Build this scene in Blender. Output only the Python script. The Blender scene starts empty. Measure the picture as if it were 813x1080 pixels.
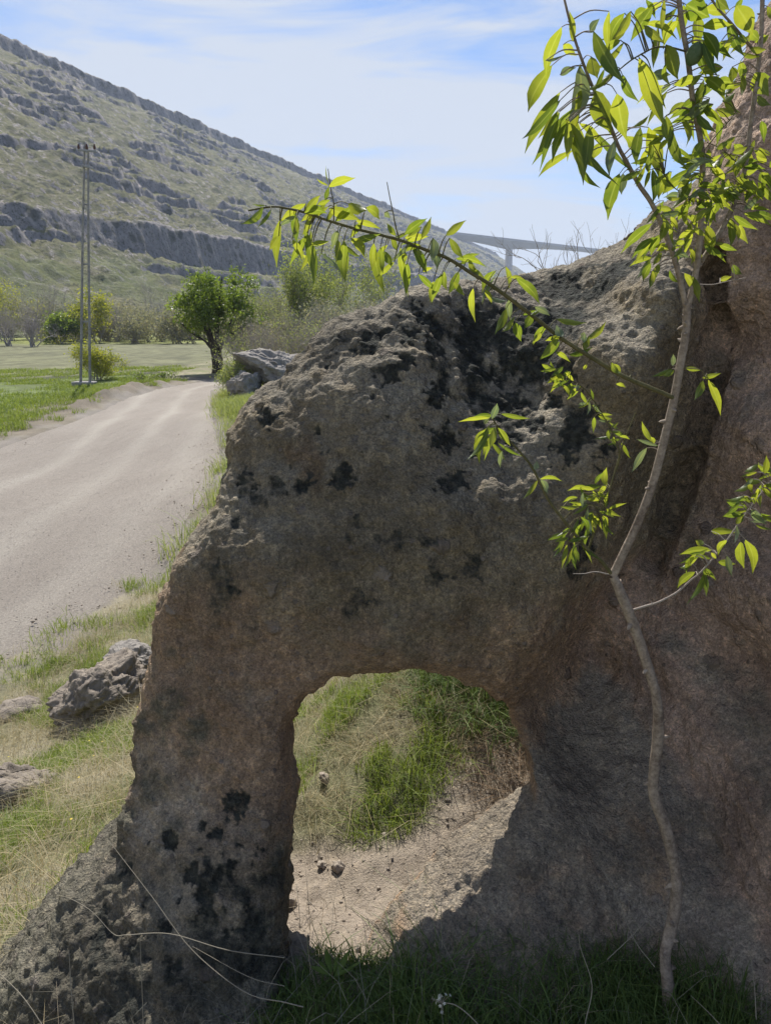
import bpy, math, random
import numpy as np
from mathutils import Vector, Euler
PI = math.pi
rad = math.radians
random.seed(7)
RNG = np.random.default_rng(11)
scene = bpy.context.scene
COL = scene.collection

# ------------------------------------------------------------------ camera, sky, sun, exposure
PITCH = 14.2
FPX = 811.0            # focal length in pixels of the 813 x 1080 photograph
CAM = np.array([0.0, 0.0, 1.5])
cd = bpy.data.cameras.new("camera"); cam = bpy.data.objects.new("camera", cd); COL.objects.link(cam)
cam.location = CAM.tolist(); cam.rotation_euler = (rad(90 - PITCH), 0, 0)
cd.sensor_fit = 'VERTICAL'; cd.sensor_height = 36.0; cd.lens = 36.0 * FPX / 1080.0
cd.clip_start = 0.05; cd.clip_end = 12000
scene.camera = cam

SUN_EL, SUN_AZ = 52.0, -11.0    # azimuth measured from +Y towards +X
w = bpy.data.worlds.new("World"); scene.world = w; w.use_nodes = True
nt = w.node_tree; nt.nodes.clear()
out = nt.nodes.new('ShaderNodeOutputWorld'); bg = nt.nodes.new('ShaderNodeBackground')
sky = nt.nodes.new('ShaderNodeTexSky'); sky.sky_type = 'NISHITA'; sky.sun_disc = False
sky.sun_elevation = rad(SUN_EL); sky.sun_rotation = rad(SUN_AZ)
sky.altitude = 900; sky.air_density = 1.0; sky.dust_density = 0.6; sky.ozone_density = 2.0
bg.inputs['Strength'].default_value = 0.10
tc = nt.nodes.new('ShaderNodeTexCoord'); mp = nt.nodes.new('ShaderNodeMapping')
mp.inputs['Rotation'].default_value = (rad(4), rad(-14), rad(10)); mp.inputs['Scale'].default_value = (1.3, 1.3, 8.0)
nt.links.new(tc.outputs['Generated'], mp.inputs['Vector'])
n1 = nt.nodes.new('ShaderNodeTexNoise'); n1.inputs['Scale'].default_value = 3.0; n1.inputs['Detail'].default_value = 9
n1.inputs['Roughness'].default_value = 0.58; n1.inputs['Distortion'].default_value = 0.6
nt.links.new(mp.outputs['Vector'], n1.inputs['Vector'])
n2 = nt.nodes.new('ShaderNodeTexNoise'); n2.inputs['Scale'].default_value = 1.1; n2.inputs['Detail'].default_value = 3
nt.links.new(mp.outputs['Vector'], n2.inputs['Vector'])
ad = nt.nodes.new('ShaderNodeMath'); ad.operation = 'ADD'
nt.links.new(n1.outputs['Fac'], ad.inputs[0]); nt.links.new(n2.outputs['Fac'], ad.inputs[1])
# fewer clouds higher up and to the right: a broad gradient of the sky itself
sx = nt.nodes.new('ShaderNodeSeparateXYZ'); nt.links.new(tc.outputs['Generated'], sx.inputs[0])
gx = nt.nodes.new('ShaderNodeMath'); gx.operation = 'MULTIPLY_ADD'; gx.inputs[1].default_value = -0.42
nt.links.new(sx.outputs['X'], gx.inputs[0]); nt.links.new(ad.outputs[0], gx.inputs[2])
gz = nt.nodes.new('ShaderNodeMath'); gz.operation = 'MULTIPLY_ADD'; gz.inputs[1].default_value = -0.55
nt.links.new(sx.outputs['Z'], gz.inputs[0]); nt.links.new(gx.outputs[0], gz.inputs[2])
cr = nt.nodes.new('ShaderNodeMapRange'); cr.inputs['From Min'].default_value = 0.60; cr.inputs['From Max'].default_value = 0.90
cr.inputs['To Min'].default_value = 0.04; cr.inputs['To Max'].default_value = 0.92
nt.links.new(gz.outputs[0], cr.inputs['Value'])
mx = nt.nodes.new('ShaderNodeMix'); mx.data_type = 'RGBA'
tone = nt.nodes.new('ShaderNodeMix'); tone.data_type = 'RGBA'; tone.blend_type = 'MULTIPLY'; tone.inputs[0].default_value = 1.0
nt.links.new(sky.outputs[0], tone.inputs[6]); tone.inputs[7].default_value = (0.52, 0.63, 0.77, 1)
nt.links.new(cr.outputs[0], mx.inputs[0]); nt.links.new(tone.outputs[2], mx.inputs[6]); mx.inputs[7].default_value = (3.8, 4.1, 4.6, 1)
nt.links.new(mx.outputs[2], bg.inputs['Color']); nt.links.new(bg.outputs[0], out.inputs['Surface'])

sl = bpy.data.lights.new("sun", 'SUN'); sl.energy = 3.9; sl.angle = rad(0.5); sl.color = (1.0, 0.955, 0.89)
so = bpy.data.objects.new("sun", sl); COL.objects.link(so)
sd_ = Vector((math.sin(rad(SUN_AZ)) * math.cos(rad(SUN_EL)), math.cos(rad(SUN_AZ)) * math.cos(rad(SUN_EL)), math.sin(rad(SUN_EL))))
so.rotation_euler = sd_.to_track_quat('Z', 'Y').to_euler(); so.location = (0, 5, 30)
scene.view_settings.view_transform = 'Standard'; scene.view_settings.look = 'None'
scene.view_settings.exposure = 0.85; scene.view_settings.gamma = 1.0
scene.cycles.transparent_max_bounces = 8; scene.cycles.max_bounces = 8; scene.cycles.diffuse_bounces = 4
scene.cycles.volume_bounces = 0

# ------------------------------------------------------------------ helpers
_c, _s = math.cos(rad(PITCH)), math.sin(rad(PITCH))
def ray(px, py):
    a = (px - 406.5) / FPX; b = (540.0 - py) / FPX
    return np.array([a, _c + b * _s, -_s + b * _c])
def at_y(px, py, y):
    d = ray(px, py); return CAM + d * (y / d[1])
def at_z(px, py, z):
    d = ray(px, py); return CAM + d * ((z - CAM[2]) / d[2])

_perm = RNG.permutation(256).astype(np.int32); _perm = np.concatenate([_perm, _perm, _perm])
_grad = RNG.normal(size=(256, 3)).astype(np.float32); _grad /= np.linalg.norm(_grad, axis=1)[:, None]
def perlin(P):
    P = np.asarray(P, dtype=np.float32)
    I = np.floor(P).astype(np.int32); F = P - I; I &= 255
    U = F * F * F * (F * (F * 6 - 15) + 10)
    res = np.zeros(len(P), np.float32)
    for dx in (0, 1):
        for dy in (0, 1):
            for dz in (0, 1):
                h = _perm[_perm[_perm[I[:, 0] + dx] + I[:, 1] + dy] + ((I[:, 2] + dz) & 255)]
                g = _grad[h]
                dot = g[:, 0] * (F[:, 0] - dx) + g[:, 1] * (F[:, 1] - dy) + g[:, 2] * (F[:, 2] - dz)
                wgt = (U[:, 0] if dx else 1 - U[:, 0]) * (U[:, 1] if dy else 1 - U[:, 1]) * (U[:, 2] if dz else 1 - U[:, 2])
                res += wgt * dot
    return res * 1.5
def fbm(P, scale, octv=4, gain=0.5, off=0.0):
    P = np.asarray(P, np.float32) * scale + off; a = 1.0; r = np.zeros(len(P), np.float32)
    for _ in range(octv):
        r += a * perlin(P); P = P * 2.03 + 17.3; a *= gain
    return r
def worley(P, scale, off=0.0):
    P = np.asarray(P, np.float32) * scale + off
    I = np.floor(P).astype(np.int32); F = P - I
    best = np.full(len(P), 9.0, np.float32); bid = np.zeros(len(P), np.int32)
    for dx in (-1, 0, 1):
        for dy in (-1, 0, 1):
            for dz in (-1, 0, 1):
                h = _perm[_perm[_perm[(I[:, 0] + dx) & 255] + ((I[:, 1] + dy) & 255)] + ((I[:, 2] + dz) & 255)]
                q = _grad[h] * 0.45 + 0.5
                d = (q[:, 0] + dx - F[:, 0]) ** 2 + (q[:, 1] + dy - F[:, 1]) ** 2 + (q[:, 2] + dz - F[:, 2]) ** 2
                m = d < best; best[m] = d[m]; bid[m] = h[m]
    return np.sqrt(best), bid / 255.0
def sstep(a, b, x):
    t = np.clip((x - a) / (b - a), 0, 1); return t * t * (3 - 2 * t)
def smax(a, b, k):
    h = np.clip(0.5 + 0.5 * (a - b) / k, 0, 1); return b + (a - b) * h + k * h * (1 - h)
def polysdf(X, Y, pts):
    pts = np.asarray(pts, np.float32); n = len(pts)
    d = np.full(X.shape, 1e9, np.float32); ins = np.zeros(X.shape, bool)
    for i in range(n):
        ax, ay = pts[i]; bx, by = pts[(i + 1) % n]
        ex, ey = bx - ax, by - ay; wx, wy = X - ax, Y - ay
        t = np.clip((wx * ex + wy * ey) / (ex * ex + ey * ey + 1e-12), 0, 1)
        d = np.minimum(d, (wx - ex * t) ** 2 + (wy - ey * t) ** 2)
        c = ((ay <= Y) != (by <= Y)) & (X < (bx - ax) * (Y - ay) / ((by - ay) if by != ay else 1e-9) + ax)
        ins ^= c
    d = np.sqrt(d); return np.where(ins, -d, d)
class RBF:            # thin plate spline through scattered control values
    def __init__(s, P, V, smooth=1e-4):
        P = np.asarray(P, float); V = np.asarray(V, float); n = len(P); s.P = P
        A = np.zeros((n + 3, n + 3)); A[:n, :n] = s.k(P[:, None, :] - P[None]) + np.eye(n) * smooth
        A[:n, n] = 1; A[:n, n + 1:] = P; A[n:, :n] = A[:n, n:].T
        s.w = np.linalg.solve(A, np.concatenate([V, np.zeros(3)]))
    @staticmethod
    def k(D):
        r2 = (D ** 2).sum(-1) + 1e-12; return 0.5 * r2 * np.log(r2)
    def __call__(s, X, Y):
        n = len(s.P); r = s.w[n] + s.w[n + 1] * X + s.w[n + 2] * Y
        for i in range(n):
            r2 = (X - s.P[i, 0]) ** 2 + (Y - s.P[i, 1]) ** 2 + 1e-12
            r = r + s.w[i] * 0.5 * r2 * np.log(r2)
        return r

def set_props(o, label=None, cat=None, group=None, kind=None):
    if label: o['label'] = label
    if cat: o['category'] = cat
    if group: o['group'] = group
    if kind: o['kind'] = kind
    return o
def mesh_np(name, V, Fq, mat=None, parent=None, smooth=True, attrs=None):
    """V (n,3); Fq (m,k) same-size polygons, or a list of such arrays"""
    if not isinstance(Fq, (list, tuple)): Fq = [Fq]
    me = bpy.data.meshes.new(name); V = np.ascontiguousarray(V, np.float32)
    loops = np.concatenate([f.reshape(-1) for f in Fq]).astype(np.int32)
    tot = np.concatenate([np.full(len(f), f.shape[1]) for f in Fq]).astype(np.int32)
    st = np.concatenate([[0], np.cumsum(tot)[:-1]]).astype(np.int32)
    me.vertices.add(len(V)); me.vertices.foreach_set('co', V.reshape(-1))
    me.loops.add(len(loops)); me.loops.foreach_set('vertex_index', loops)
    me.polygons.add(len(tot)); me.polygons.foreach_set('loop_start', st); me.polygons.foreach_set('loop_total', tot)
    me.update(calc_edges=True); me.validate()
    if smooth: me.polygons.foreach_set('use_smooth', np.ones(len(tot), bool))
    if attrs:
        for k, v in attrs.items(): add_attr(me, k, v)
    if mat: me.materials.append(mat)
    o = bpy.data.objects.new(name, me); COL.objects.link(o)
    if parent is not None: o.parent = parent
    return o
def add_attr(me, k, v):
    v = np.asarray(v, np.float32)
    if v.ndim == 1:
        a = me.attributes.new(k, 'FLOAT', 'POINT'); a.data.foreach_set('value', v)
    else:
        a = me.attributes.new(k, 'FLOAT_COLOR', 'POINT')
        c = np.ones((len(v), 4), np.float32); c[:, :3] = v; a.data.foreach_set('color', c.reshape(-1))
def empty(name, loc, label, cat, group=None):
    o = bpy.data.objects.new(name, None); COL.objects.link(o); o.location = tuple(float(q) for q in loc)
    o.empty_display_size = 0.1
    return set_props(o, label, cat, group)
def grid_faces(nu, nv):
    a = np.arange(nu * nv).reshape(nu, nv)
    return np.stack([a[:-1, :-1], a[1:, :-1], a[1:, 1:], a[:-1, 1:]], -1).reshape(-1, 4)

class NT:      # small node helper
    def __init__(s, name):
        s.m = bpy.data.materials.new(name); s.m.use_nodes = True; s.t = s.m.node_tree; s.t.nodes.clear()
        s.out = s.n('ShaderNodeOutputMaterial'); s.b = s.n('ShaderNodeBsdfPrincipled')
        s.l(s.b.outputs[0], s.out.inputs['Surface']); s.b.inputs['Roughness'].default_value = 0.9
        s.b.inputs['Specular IOR Level'].default_value = 0.25
        s.co = s.n('ShaderNodeTexCoord').outputs['Object']
    def n(s, t): return s.t.nodes.new(t)
    def l(s, a, b): s.t.links.new(a, b)
    def noise(s, scale, detail=5, rough=0.6, dist=0.0, vec=None):
        x = s.n('ShaderNodeTexNoise'); x.inputs['Scale'].default_value = scale; x.inputs['Detail'].default_value = detail
        x.inputs['Roughness'].default_value = rough; x.inputs['Distortion'].default_value = dist
        s.l(vec or s.co, x.inputs['Vector']); return x.outputs['Fac']
    def vor(s, scale, feat='F1', out='Distance', vec=None, rnd=1.0):
        x = s.n('ShaderNodeTexVoronoi'); x.feature = feat; x.inputs['Scale'].default_value = scale
        x.inputs['Randomness'].default_value = rnd
        s.l(vec or s.co, x.inputs['Vector']); return x.outputs[out]
    def rng(s, v, a, b, c=0.0, d=1.0):
        x = s.n('ShaderNodeMapRange'); s.l(v, x.inputs['Value'])
        for k, q in zip(('From Min', 'From Max', 'To Min', 'To Max'), (a, b, c, d)): x.inputs[k].default_value = q
        return x.outputs[0]
    def math(s, op, a, b=None):
        x = s.n('ShaderNodeMath'); x.operation = op
        for i, q in enumerate((a, b)):
            if q is None: continue
            if isinstance(q, (int, float)): x.inputs[i].default_value = q
            else: s.l(q, x.inputs[i])
        return x.outputs[0]
    def mix(s, f, a, b, mode='MIX'):
        x = s.n('ShaderNodeMix'); x.data_type = 'RGBA'; x.blend_type = mode
        if isinstance(f, (int, float)): x.inputs[0].default_value = f
        else: s.l(f, x.inputs[0])
        for i, q in ((6, a), (7, b)):
            if isinstance(q, tuple): x.inputs[i].default_value = (q[0], q[1], q[2], 1)
            else: s.l(q, x.inputs[i])
        return x.outputs[2]
    def attr(s, name, out='Fac'):
        x = s.n('ShaderNodeAttribute'); x.attribute_name = name; return x.outputs[out]
    def bump(s, h, strength=0.5, dist=0.01, prev=None):
        x = s.n('ShaderNodeBump'); x.inputs['Strength'].default_value = strength; x.inputs['Distance'].default_value = dist
        s.l(h, x.inputs['Height'])
        if prev is not None: s.l(prev, x.inputs['Normal'])
        return x.outputs[0]
    def base(s, c):
        if isinstance(c, tuple): s.b.inputs['Base Color'].default_value = (c[0], c[1], c[2], 1)
        else: s.l(c, s.b.inputs['Base Color'])
    def normal(s, n): s.l(n, s.b.inputs['Normal'])

# ------------------------------------------------------------------ materials
def mat_rock():
    m = NT('tuff_rock')
    tint = m.attr('tint', 'Color'); lic_shade = m.attr('lichen_shade')
    f1 = m.noise(9, 8, 0.68); f2 = m.noise(46, 6, 0.7); f3 = m.noise(190, 4, 0.7)
    c = m.mix(m.rng(f1, 0.3, 0.7), tint, m.mix(1.0, tint, (0.62, 0.60, 0.60), 'MULTIPLY'))
    c = m.mix(m.rng(f2, 0.50, 0.72), c, m.mix(1.0, c, (1.75, 1.68, 1.55), 'MULTIPLY'))
    c = m.mix(m.rng(f3, 0.53, 0.68), c, m.mix(1.0, c, (1.4, 1.36, 1.3), 'MULTIPLY'))
    c = m.mix(m.rng(f3, 0.46, 0.34), c, m.mix(1.0, c, (0.66, 0.66, 0.66), 'MULTIPLY'))
    g1 = m.n('ShaderNodeSeparateColor'); m.l(m.vor(150, out='Color'), g1.inputs[0]); g2 = m.n('ShaderNodeSeparateColor'); m.l(m.vor(420, out='Color'), g2.inputs[0])
    gr = m.math('MULTIPLY', m.rng(m.math('POWER', g1.outputs[0], 1.6), 0, 1, .86, 1.2), m.rng(g2.outputs[0], 0, 1, .82, 1.18))
    cb = m.n('ShaderNodeCombineColor'); [m.l(gr, cb.inputs[k]) for k in range(3)]; c = m.mix(1.0, c, cb.outputs[0], 'MULTIPLY')
    # pebbles set in the tuff
    v = m.vor(38); vc = m.vor(38, out='Color')
    sc = m.n('ShaderNodeSeparateColor'); m.l(vc, sc.inputs[0])
    peb = m.math('MULTIPLY', m.rng(v, 0.26, 0.18), m.rng(sc.outputs[0], 0.72, 0.76))
    c = m.mix(m.math('MULTIPLY', peb, 0.6), c, m.mix(sc.outputs[1], (0.16, 0.13, 0.11), (0.36, 0.31, 0.26)))
    v2 = m.vor(15); s2 = m.n('ShaderNodeSeparateColor'); m.l(m.vor(15, out='Color'), s2.inputs[0])
    peb2 = m.math('MULTIPLY', m.rng(m.math('ADD', v2, m.rng(m.noise(30, 4, .6), .35, .65, -.13, .13)), 0.32, 0.20), m.rng(s2.outputs[0], 0.80, 0.84))
    c = m.mix(m.math('MULTIPLY', peb2, 0.65), c, m.mix(s2.outputs[1], (0.15, 0.12, 0.10), (0.42, 0.36, 0.30)))
    peb = m.math('MAXIMUM', peb, m.math('MULTIPLY', peb2, 2.0))
    lf = m.math('ADD', lic_shade, m.rng(m.noise(42, 8, 0.8), 0.3, 0.7, -0.38, 0.38))
    c = m.mix(m.rng(lf, 0.32, 0.86), c, m.mix(m.rng(f2, 0.4, 0.65), (0.030, 0.031, 0.027), (0.095, 0.098, 0.08)))
    m.base(c)
    h = m.math('ADD', m.math('MULTIPLY', f2, 1.2), m.math('MULTIPLY', f3, 0.5))
    h = m.math('ADD', h, m.math('MULTIPLY', peb, 0.45))
    h = m.math('ADD', h, m.math('MULTIPLY', m.vor(150), -0.35)); h = m.math('ADD', h, m.math('MULTIPLY', m.vor(60), -0.4))
    m.normal(m.bump(h, 1.0, 0.02)); m.b.inputs['Roughness'].default_value = 0.95
    return m.m
def mat_boulder(name, c1, c2, sc=1.0):
    m = NT(name); f = m.noise(3 * sc, 9, 0.7); g = m.noise(14 * sc, 6, 0.7); k = m.vor(5 * sc, 'DISTANCE_TO_EDGE')
    c = m.mix(m.rng(f, 0.35, 0.65), c1, c2)
    c = m.mix(m.rng(g, 0.55, 0.75), c, m.mix(1.0, c, (1.6, 1.6, 1.5), 'MULTIPLY'))
    c = m.mix(m.rng(g, 0.42, 0.3), c, m.mix(1.0, c, (0.4, 0.4, 0.4), 'MULTIPLY'))
    m.base(c); m.normal(m.bump(m.math('ADD', g, m.math('MULTIPLY', m.rng(k, 0, 0.06), 0.3)), 1.0, 0.03 / sc)); return m.m
def mat_ground():
    m = NT('earth_ground'); tint = m.attr('tint', 'Color')
    a = m.noise(1.3, 8, 0.65); b = m.noise(28, 7, 0.75); c3 = m.noise(150, 4, 0.7)
    c = m.mix(m.rng(a, 0.35, 0.7), tint, m.mix(1.0, tint, (0.72, 0.74, 0.70), 'MULTIPLY'))
    c = m.mix(m.rng(b, 0.52, 0.70), c, m.mix(1.0, c, (1.3, 1.27, 1.2), 'MULTIPLY'))
    c = m.mix(m.rng(b, 0.44, 0.30), c, m.mix(1.0, c, (0.55, 0.53, 0.5), 'MULTIPLY'))
    m.base(c); m.normal(m.bump(m.math('ADD', b, m.math('MULTIPLY', c3, 0.5)), 0.9, 0.02)); return m.m
def mat_road():
    m = NT('gravel_road'); mpr = m.n('ShaderNodeMapping'); mpr.inputs['Scale'].default_value = (1, .22, 1); m.l(m.co, mpr.inputs['Vector']); a = m.noise(1.4, 8, 0.65, 0, mpr.outputs[0]); b = m.noise(40, 5, 0.8); t = m.attr('track')
    v = m.vor(30); vc = m.vor(30, out='Color'); sc = m.n('ShaderNodeSeparateColor'); m.l(vc, sc.inputs[0])
    c = m.mix(m.rng(a, 0.35, 0.65), (0.30, 0.262, 0.22), (0.345, 0.305, 0.258))
    c = m.mix(m.math('MULTIPLY', t, 0.85), c, (0.43, 0.39, 0.33))
    c = m.mix(m.rng(b, 0.4, 0.7), m.mix(1.0, c, (0.75, 0.75, 0.75), 'MULTIPLY'), m.mix(1.0, c, (1.25, 1.25, 1.25), 'MULTIPLY'))
    st = m.math('MULTIPLY', m.rng(v, 0.3, 0.2), m.rng(sc.outputs[0], 0.82, 0.88))
    c = m.mix(st, c, m.mix(sc.outputs[1], (0.12, 0.11, 0.10), (0.5, 0.47, 0.43)))
    m.base(c); m.normal(m.bump(m.math('ADD', m.math('ADD', b, m.math('MULTIPLY', m.noise(6, 6, 0.7, 0, mpr.outputs[0]), 1.6)), m.math('MULTIPLY', st, 1.5)), 1.0, 0.03)); return m.m
def mat_hill():
    m = NT('hill_scrub'); tint = m.attr('tint', 'Color'); rk = m.attr('rock')
    a = m.noise(0.05, 8, 0.7); b = m.noise(0.28, 8, 0.8); d = m.noise(0.9, 5, 0.75)
    v = m.vor(0.14); sc = m.n('ShaderNodeSeparateColor'); m.l(m.vor(0.14, out='Color'), sc.inputs[0])
    g = m.mix(m.rng(a, 0.4, 0.62), (0.205, 0.195, 0.075), (0.12, 0.13, 0.058))
    g = m.mix(m.rng(b, 0.47, 0.56), g, (0.23, 0.21, 0.125))
    mpv = m.n('ShaderNodeMapping'); mpv.inputs['Scale'].default_value = (1, 1, .12); m.l(m.co, mpv.inputs['Vector']); stv = m.noise(.35, 5, .65, 0, mpv.outputs[0])
    rc = m.mix(m.rng(b, 0.4, 0.62), (0.20, 0.185, 0.185), (0.37, 0.34, 0.325)); rc = m.mix(m.rng(stv, .45, .65), rc, m.mix(1.0, rc, (1.5, 1.42, 1.38), 'MULTIPLY'))
    rmask = m.math('ADD', rk, m.rng(b, 0.36, 0.64, -0.6, 0.6))
    c = m.mix(m.rng(rmask, 0.40, 0.60), g, rc)
    # scattered scrub, dark cushions
    sp = m.math('MULTIPLY', m.rng(v, 0.34, 0.22), m.rng(sc.outputs[0], 0.45, 0.5))
    sp2 = m.rng(d, 0.54, 0.60)
    c = m.mix(m.math('MULTIPLY', sp2, 0.75), c, (0.045, 0.055, 0.035))
    c = m.mix(m.math('MULTIPLY', sp, 0.75), c, (0.05, 0.06, 0.038))
    c = m.mix(m.attr('meadow'), c, m.mix(m.rng(b, 0.4, 0.6), (0.17, 0.21, 0.055), (0.12, 0.155, 0.055)))
    m.base(c); m.normal(m.bump(m.math('ADD', b, m.math('MULTIPLY', d, 0.6)), 1.0, 1.6)); return m.m
def mat_leaf(name, refl, trans, tf=0.55, rough=0.42, spec=0.4):
    m = NT(name); v = m.attr('var')
    tr = m.n('ShaderNodeBsdfTranslucent'); mxs = m.n('ShaderNodeMixShader'); mxs.inputs[0].default_value = tf
    def vary(c): return m.mix(v, (c[0] * 0.7, c[1] * 0.78, c[2] * 0.8), (min(1, c[0] * 1.3), min(1, c[1] * 1.18), c[2] * 1.0))
    m.base(vary(refl)); m.l(vary(trans), tr.inputs['Color'])
    m.b.inputs['Roughness'].default_value = rough; m.b.inputs['Specular IOR Level'].default_value = spec
    m.l(m.b.outputs[0], mxs.inputs[1]); m.l(tr.outputs[0], mxs.inputs[2]); m.l(mxs.outputs[0], m.out.inputs['Surface'])
    return m.m
def mat_almond_leaf():
    m = NT('almond_leaf'); v = m.attr('var'); pl = m.attr('pale')
    tr = m.n('ShaderNodeBsdfTranslucent'); mxs = m.n('ShaderNodeMixShader'); mxs.inputs[0].default_value = 0.56
    rib = m.rng(m.attr('rib'), 0.0, 0.16, 1.0, 0.0)
    v = m.rng(m.math('ADD', v, m.rng(m.noise(45, 4, .6), .3, .7, -.22, .22)), 0, 1)
    r = m.mix(v, (0.055, 0.11, 0.022), (0.10, 0.16, 0.03)); r = m.mix(m.math('MULTIPLY', pl, 0.7), r, (0.30, 0.36, 0.27))
    t = m.mix(v, (0.19, 0.27, 0.02), (0.50, 0.53, 0.04)); t = m.mix(m.math('MULTIPLY', pl, 0.8), t, (0.12, 0.16, 0.08))
    r = m.mix(m.math('MULTIPLY', rib, 0.5), r, (0.28, 0.33, 0.10)); t = m.mix(m.math('MULTIPLY', rib, 0.45), t, (0.65, 0.70, 0.12))
    m.base(r); m.l(t, tr.inputs['Color'])
    m.b.inputs['Roughness'].default_value = 0.38; m.b.inputs['Specular IOR Level'].default_value = 0.5
    nb = m.bump(m.noise(220, 3, 0.6), 0.25, 0.003); m.normal(nb)
    m.l(m.b.outputs[0], mxs.inputs[1]); m.l(tr.outputs[0], mxs.inputs[2]); m.l(mxs.outputs[0], m.out.inputs['Surface'])
    return m.m
def mat_bark(name, c1, c2, sc=60):
    m = NT(name); a = m.noise(sc, 6, 0.7); b = m.noise(sc * 0.15, 3, 0.6)
    m.base(m.mix(m.rng(m.math('ADD', m.math('MULTIPLY', a, 0.6), m.math('MULTIPLY', b, 0.4)), 0.38, 0.62), c1, c2))
    m.normal(m.bump(a, 0.8, 0.25 / sc)); m.b.inputs['Roughness'].default_value = 0.75; return m.m
def mat_plain(name, c, rough=0.8, c2=None, sc=20, metal=0.0):
    m = NT(name)
    a = m.noise(sc, 5, 0.65)
    m.base(m.mix(m.rng(a, 0.35, 0.65), c, c2 or (c[0] * 0.75, c[1] * 0.75, c[2] * 0.75)))
    m.b.inputs['Roughness'].default_value = rough; m.b.inputs['Metallic'].default_value = metal; return m.m

M = dict(
    rock=mat_rock(), ground=mat_ground(), road=mat_road(), hill=mat_hill(),
    boulder=mat_boulder('grey_boulder', (0.30, 0.255, 0.205), (0.16, 0.135, 0.11), 2.0),
    boulder_far=mat_boulder('weathered_boulder', (0.35, 0.32, 0.28), (0.19, 0.17, 0.15), 0.8),
    road_stone=mat_boulder('road_stone', (0.42, 0.38, 0.33), (0.28, 0.25, 0.22), 14.0),
    stone=mat_boulder('pale_stone', (0.40, 0.34, 0.27), (0.30, 0.255, 0.21), 14.0),
    leaf=mat_almond_leaf(),
    bark=mat_bark('young_bark', (0.14, 0.105, 0.08), (0.40, 0.33, 0.26), 120),
    twig=mat_bark('green_twig', (0.09, 0.085, 0.035), (0.17, 0.15, 0.07), 120),
    pale_twig=mat_bark('pale_twig', (0.30, 0.25, 0.21), (0.42, 0.37, 0.32), 120),
    tree_leaf=mat_leaf('tree_leaf', (0.08, 0.125, 0.022), (0.24, 0.34, 0.035), 0.45),
    yellow_leaf=mat_leaf('yellow_leaf', (0.26, 0.29, 0.035), (0.48, 0.50, 0.05), 0.4, 0.7),
    poplar_leaf=mat_leaf('poplar_leaf', (0.22, 0.27, 0.08), (0.38, 0.44, 0.10), 0.4, 0.7),
    thicket_leaf=mat_leaf('thicket_leaf', (0.29, 0.285, 0.17), (0.32, 0.32, 0.16), 0.35, 0.7),
    grey_bark=mat_bark('grey_bark', (0.24, 0.215, 0.20), (0.36, 0.33, 0.31), 8),
    dark_bark=mat_bark('dark_bark', (0.035, 0.03, 0.025), (0.08, 0.065, 0.05), 8),
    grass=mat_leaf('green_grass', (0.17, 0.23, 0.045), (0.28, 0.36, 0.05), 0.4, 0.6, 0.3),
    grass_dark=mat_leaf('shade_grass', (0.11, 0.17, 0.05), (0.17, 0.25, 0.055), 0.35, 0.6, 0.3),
    straw=mat_leaf('dry_straw', (0.40, 0.35, 0.23), (0.40, 0.35, 0.20), 0.3, 0.7, 0.3),
    straw_grey=mat_leaf('weathered_straw', (0.34, 0.31, 0.26), (0.3, 0.27, 0.2), 0.2, 0.8, 0.2),
    root=mat_leaf('dry_root', (0.26, 0.19, 0.13), (0.2, 0.15, 0.1), 0.15, 0.8, 0.2),
    concrete=mat_plain('pole_concrete', (0.36, 0.35, 0.335), 0.85, (0.20, 0.19, 0.185), 6),
    bridge=mat_plain('bridge_concrete', (0.36, 0.34, 0.33), 0.85, (0.30, 0.29, 0.28), 0.05),
    steel=mat_plain('galvanised_steel', (0.36, 0.36, 0.37), 0.6, None, 20, 0.4),
    ceramic=mat_plain('insulator_glaze', (0.12, 0.06, 0.04), 0.3, None, 30),
    petal=mat_leaf('white_petal', (0.75, 0.76, 0.70), (0.5, 0.5, 0.45), 0.3, 0.6),
    yellow=mat_leaf('yellow_petal', (0.70, 0.55, 0.03), (0.5, 0.4, 0.02), 0.3, 0.6),
    fruit=mat_plain('green_almond', (0.07, 0.11, 0.04), 0.6, (0.11, 0.15, 0.07), 150),
)

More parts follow.
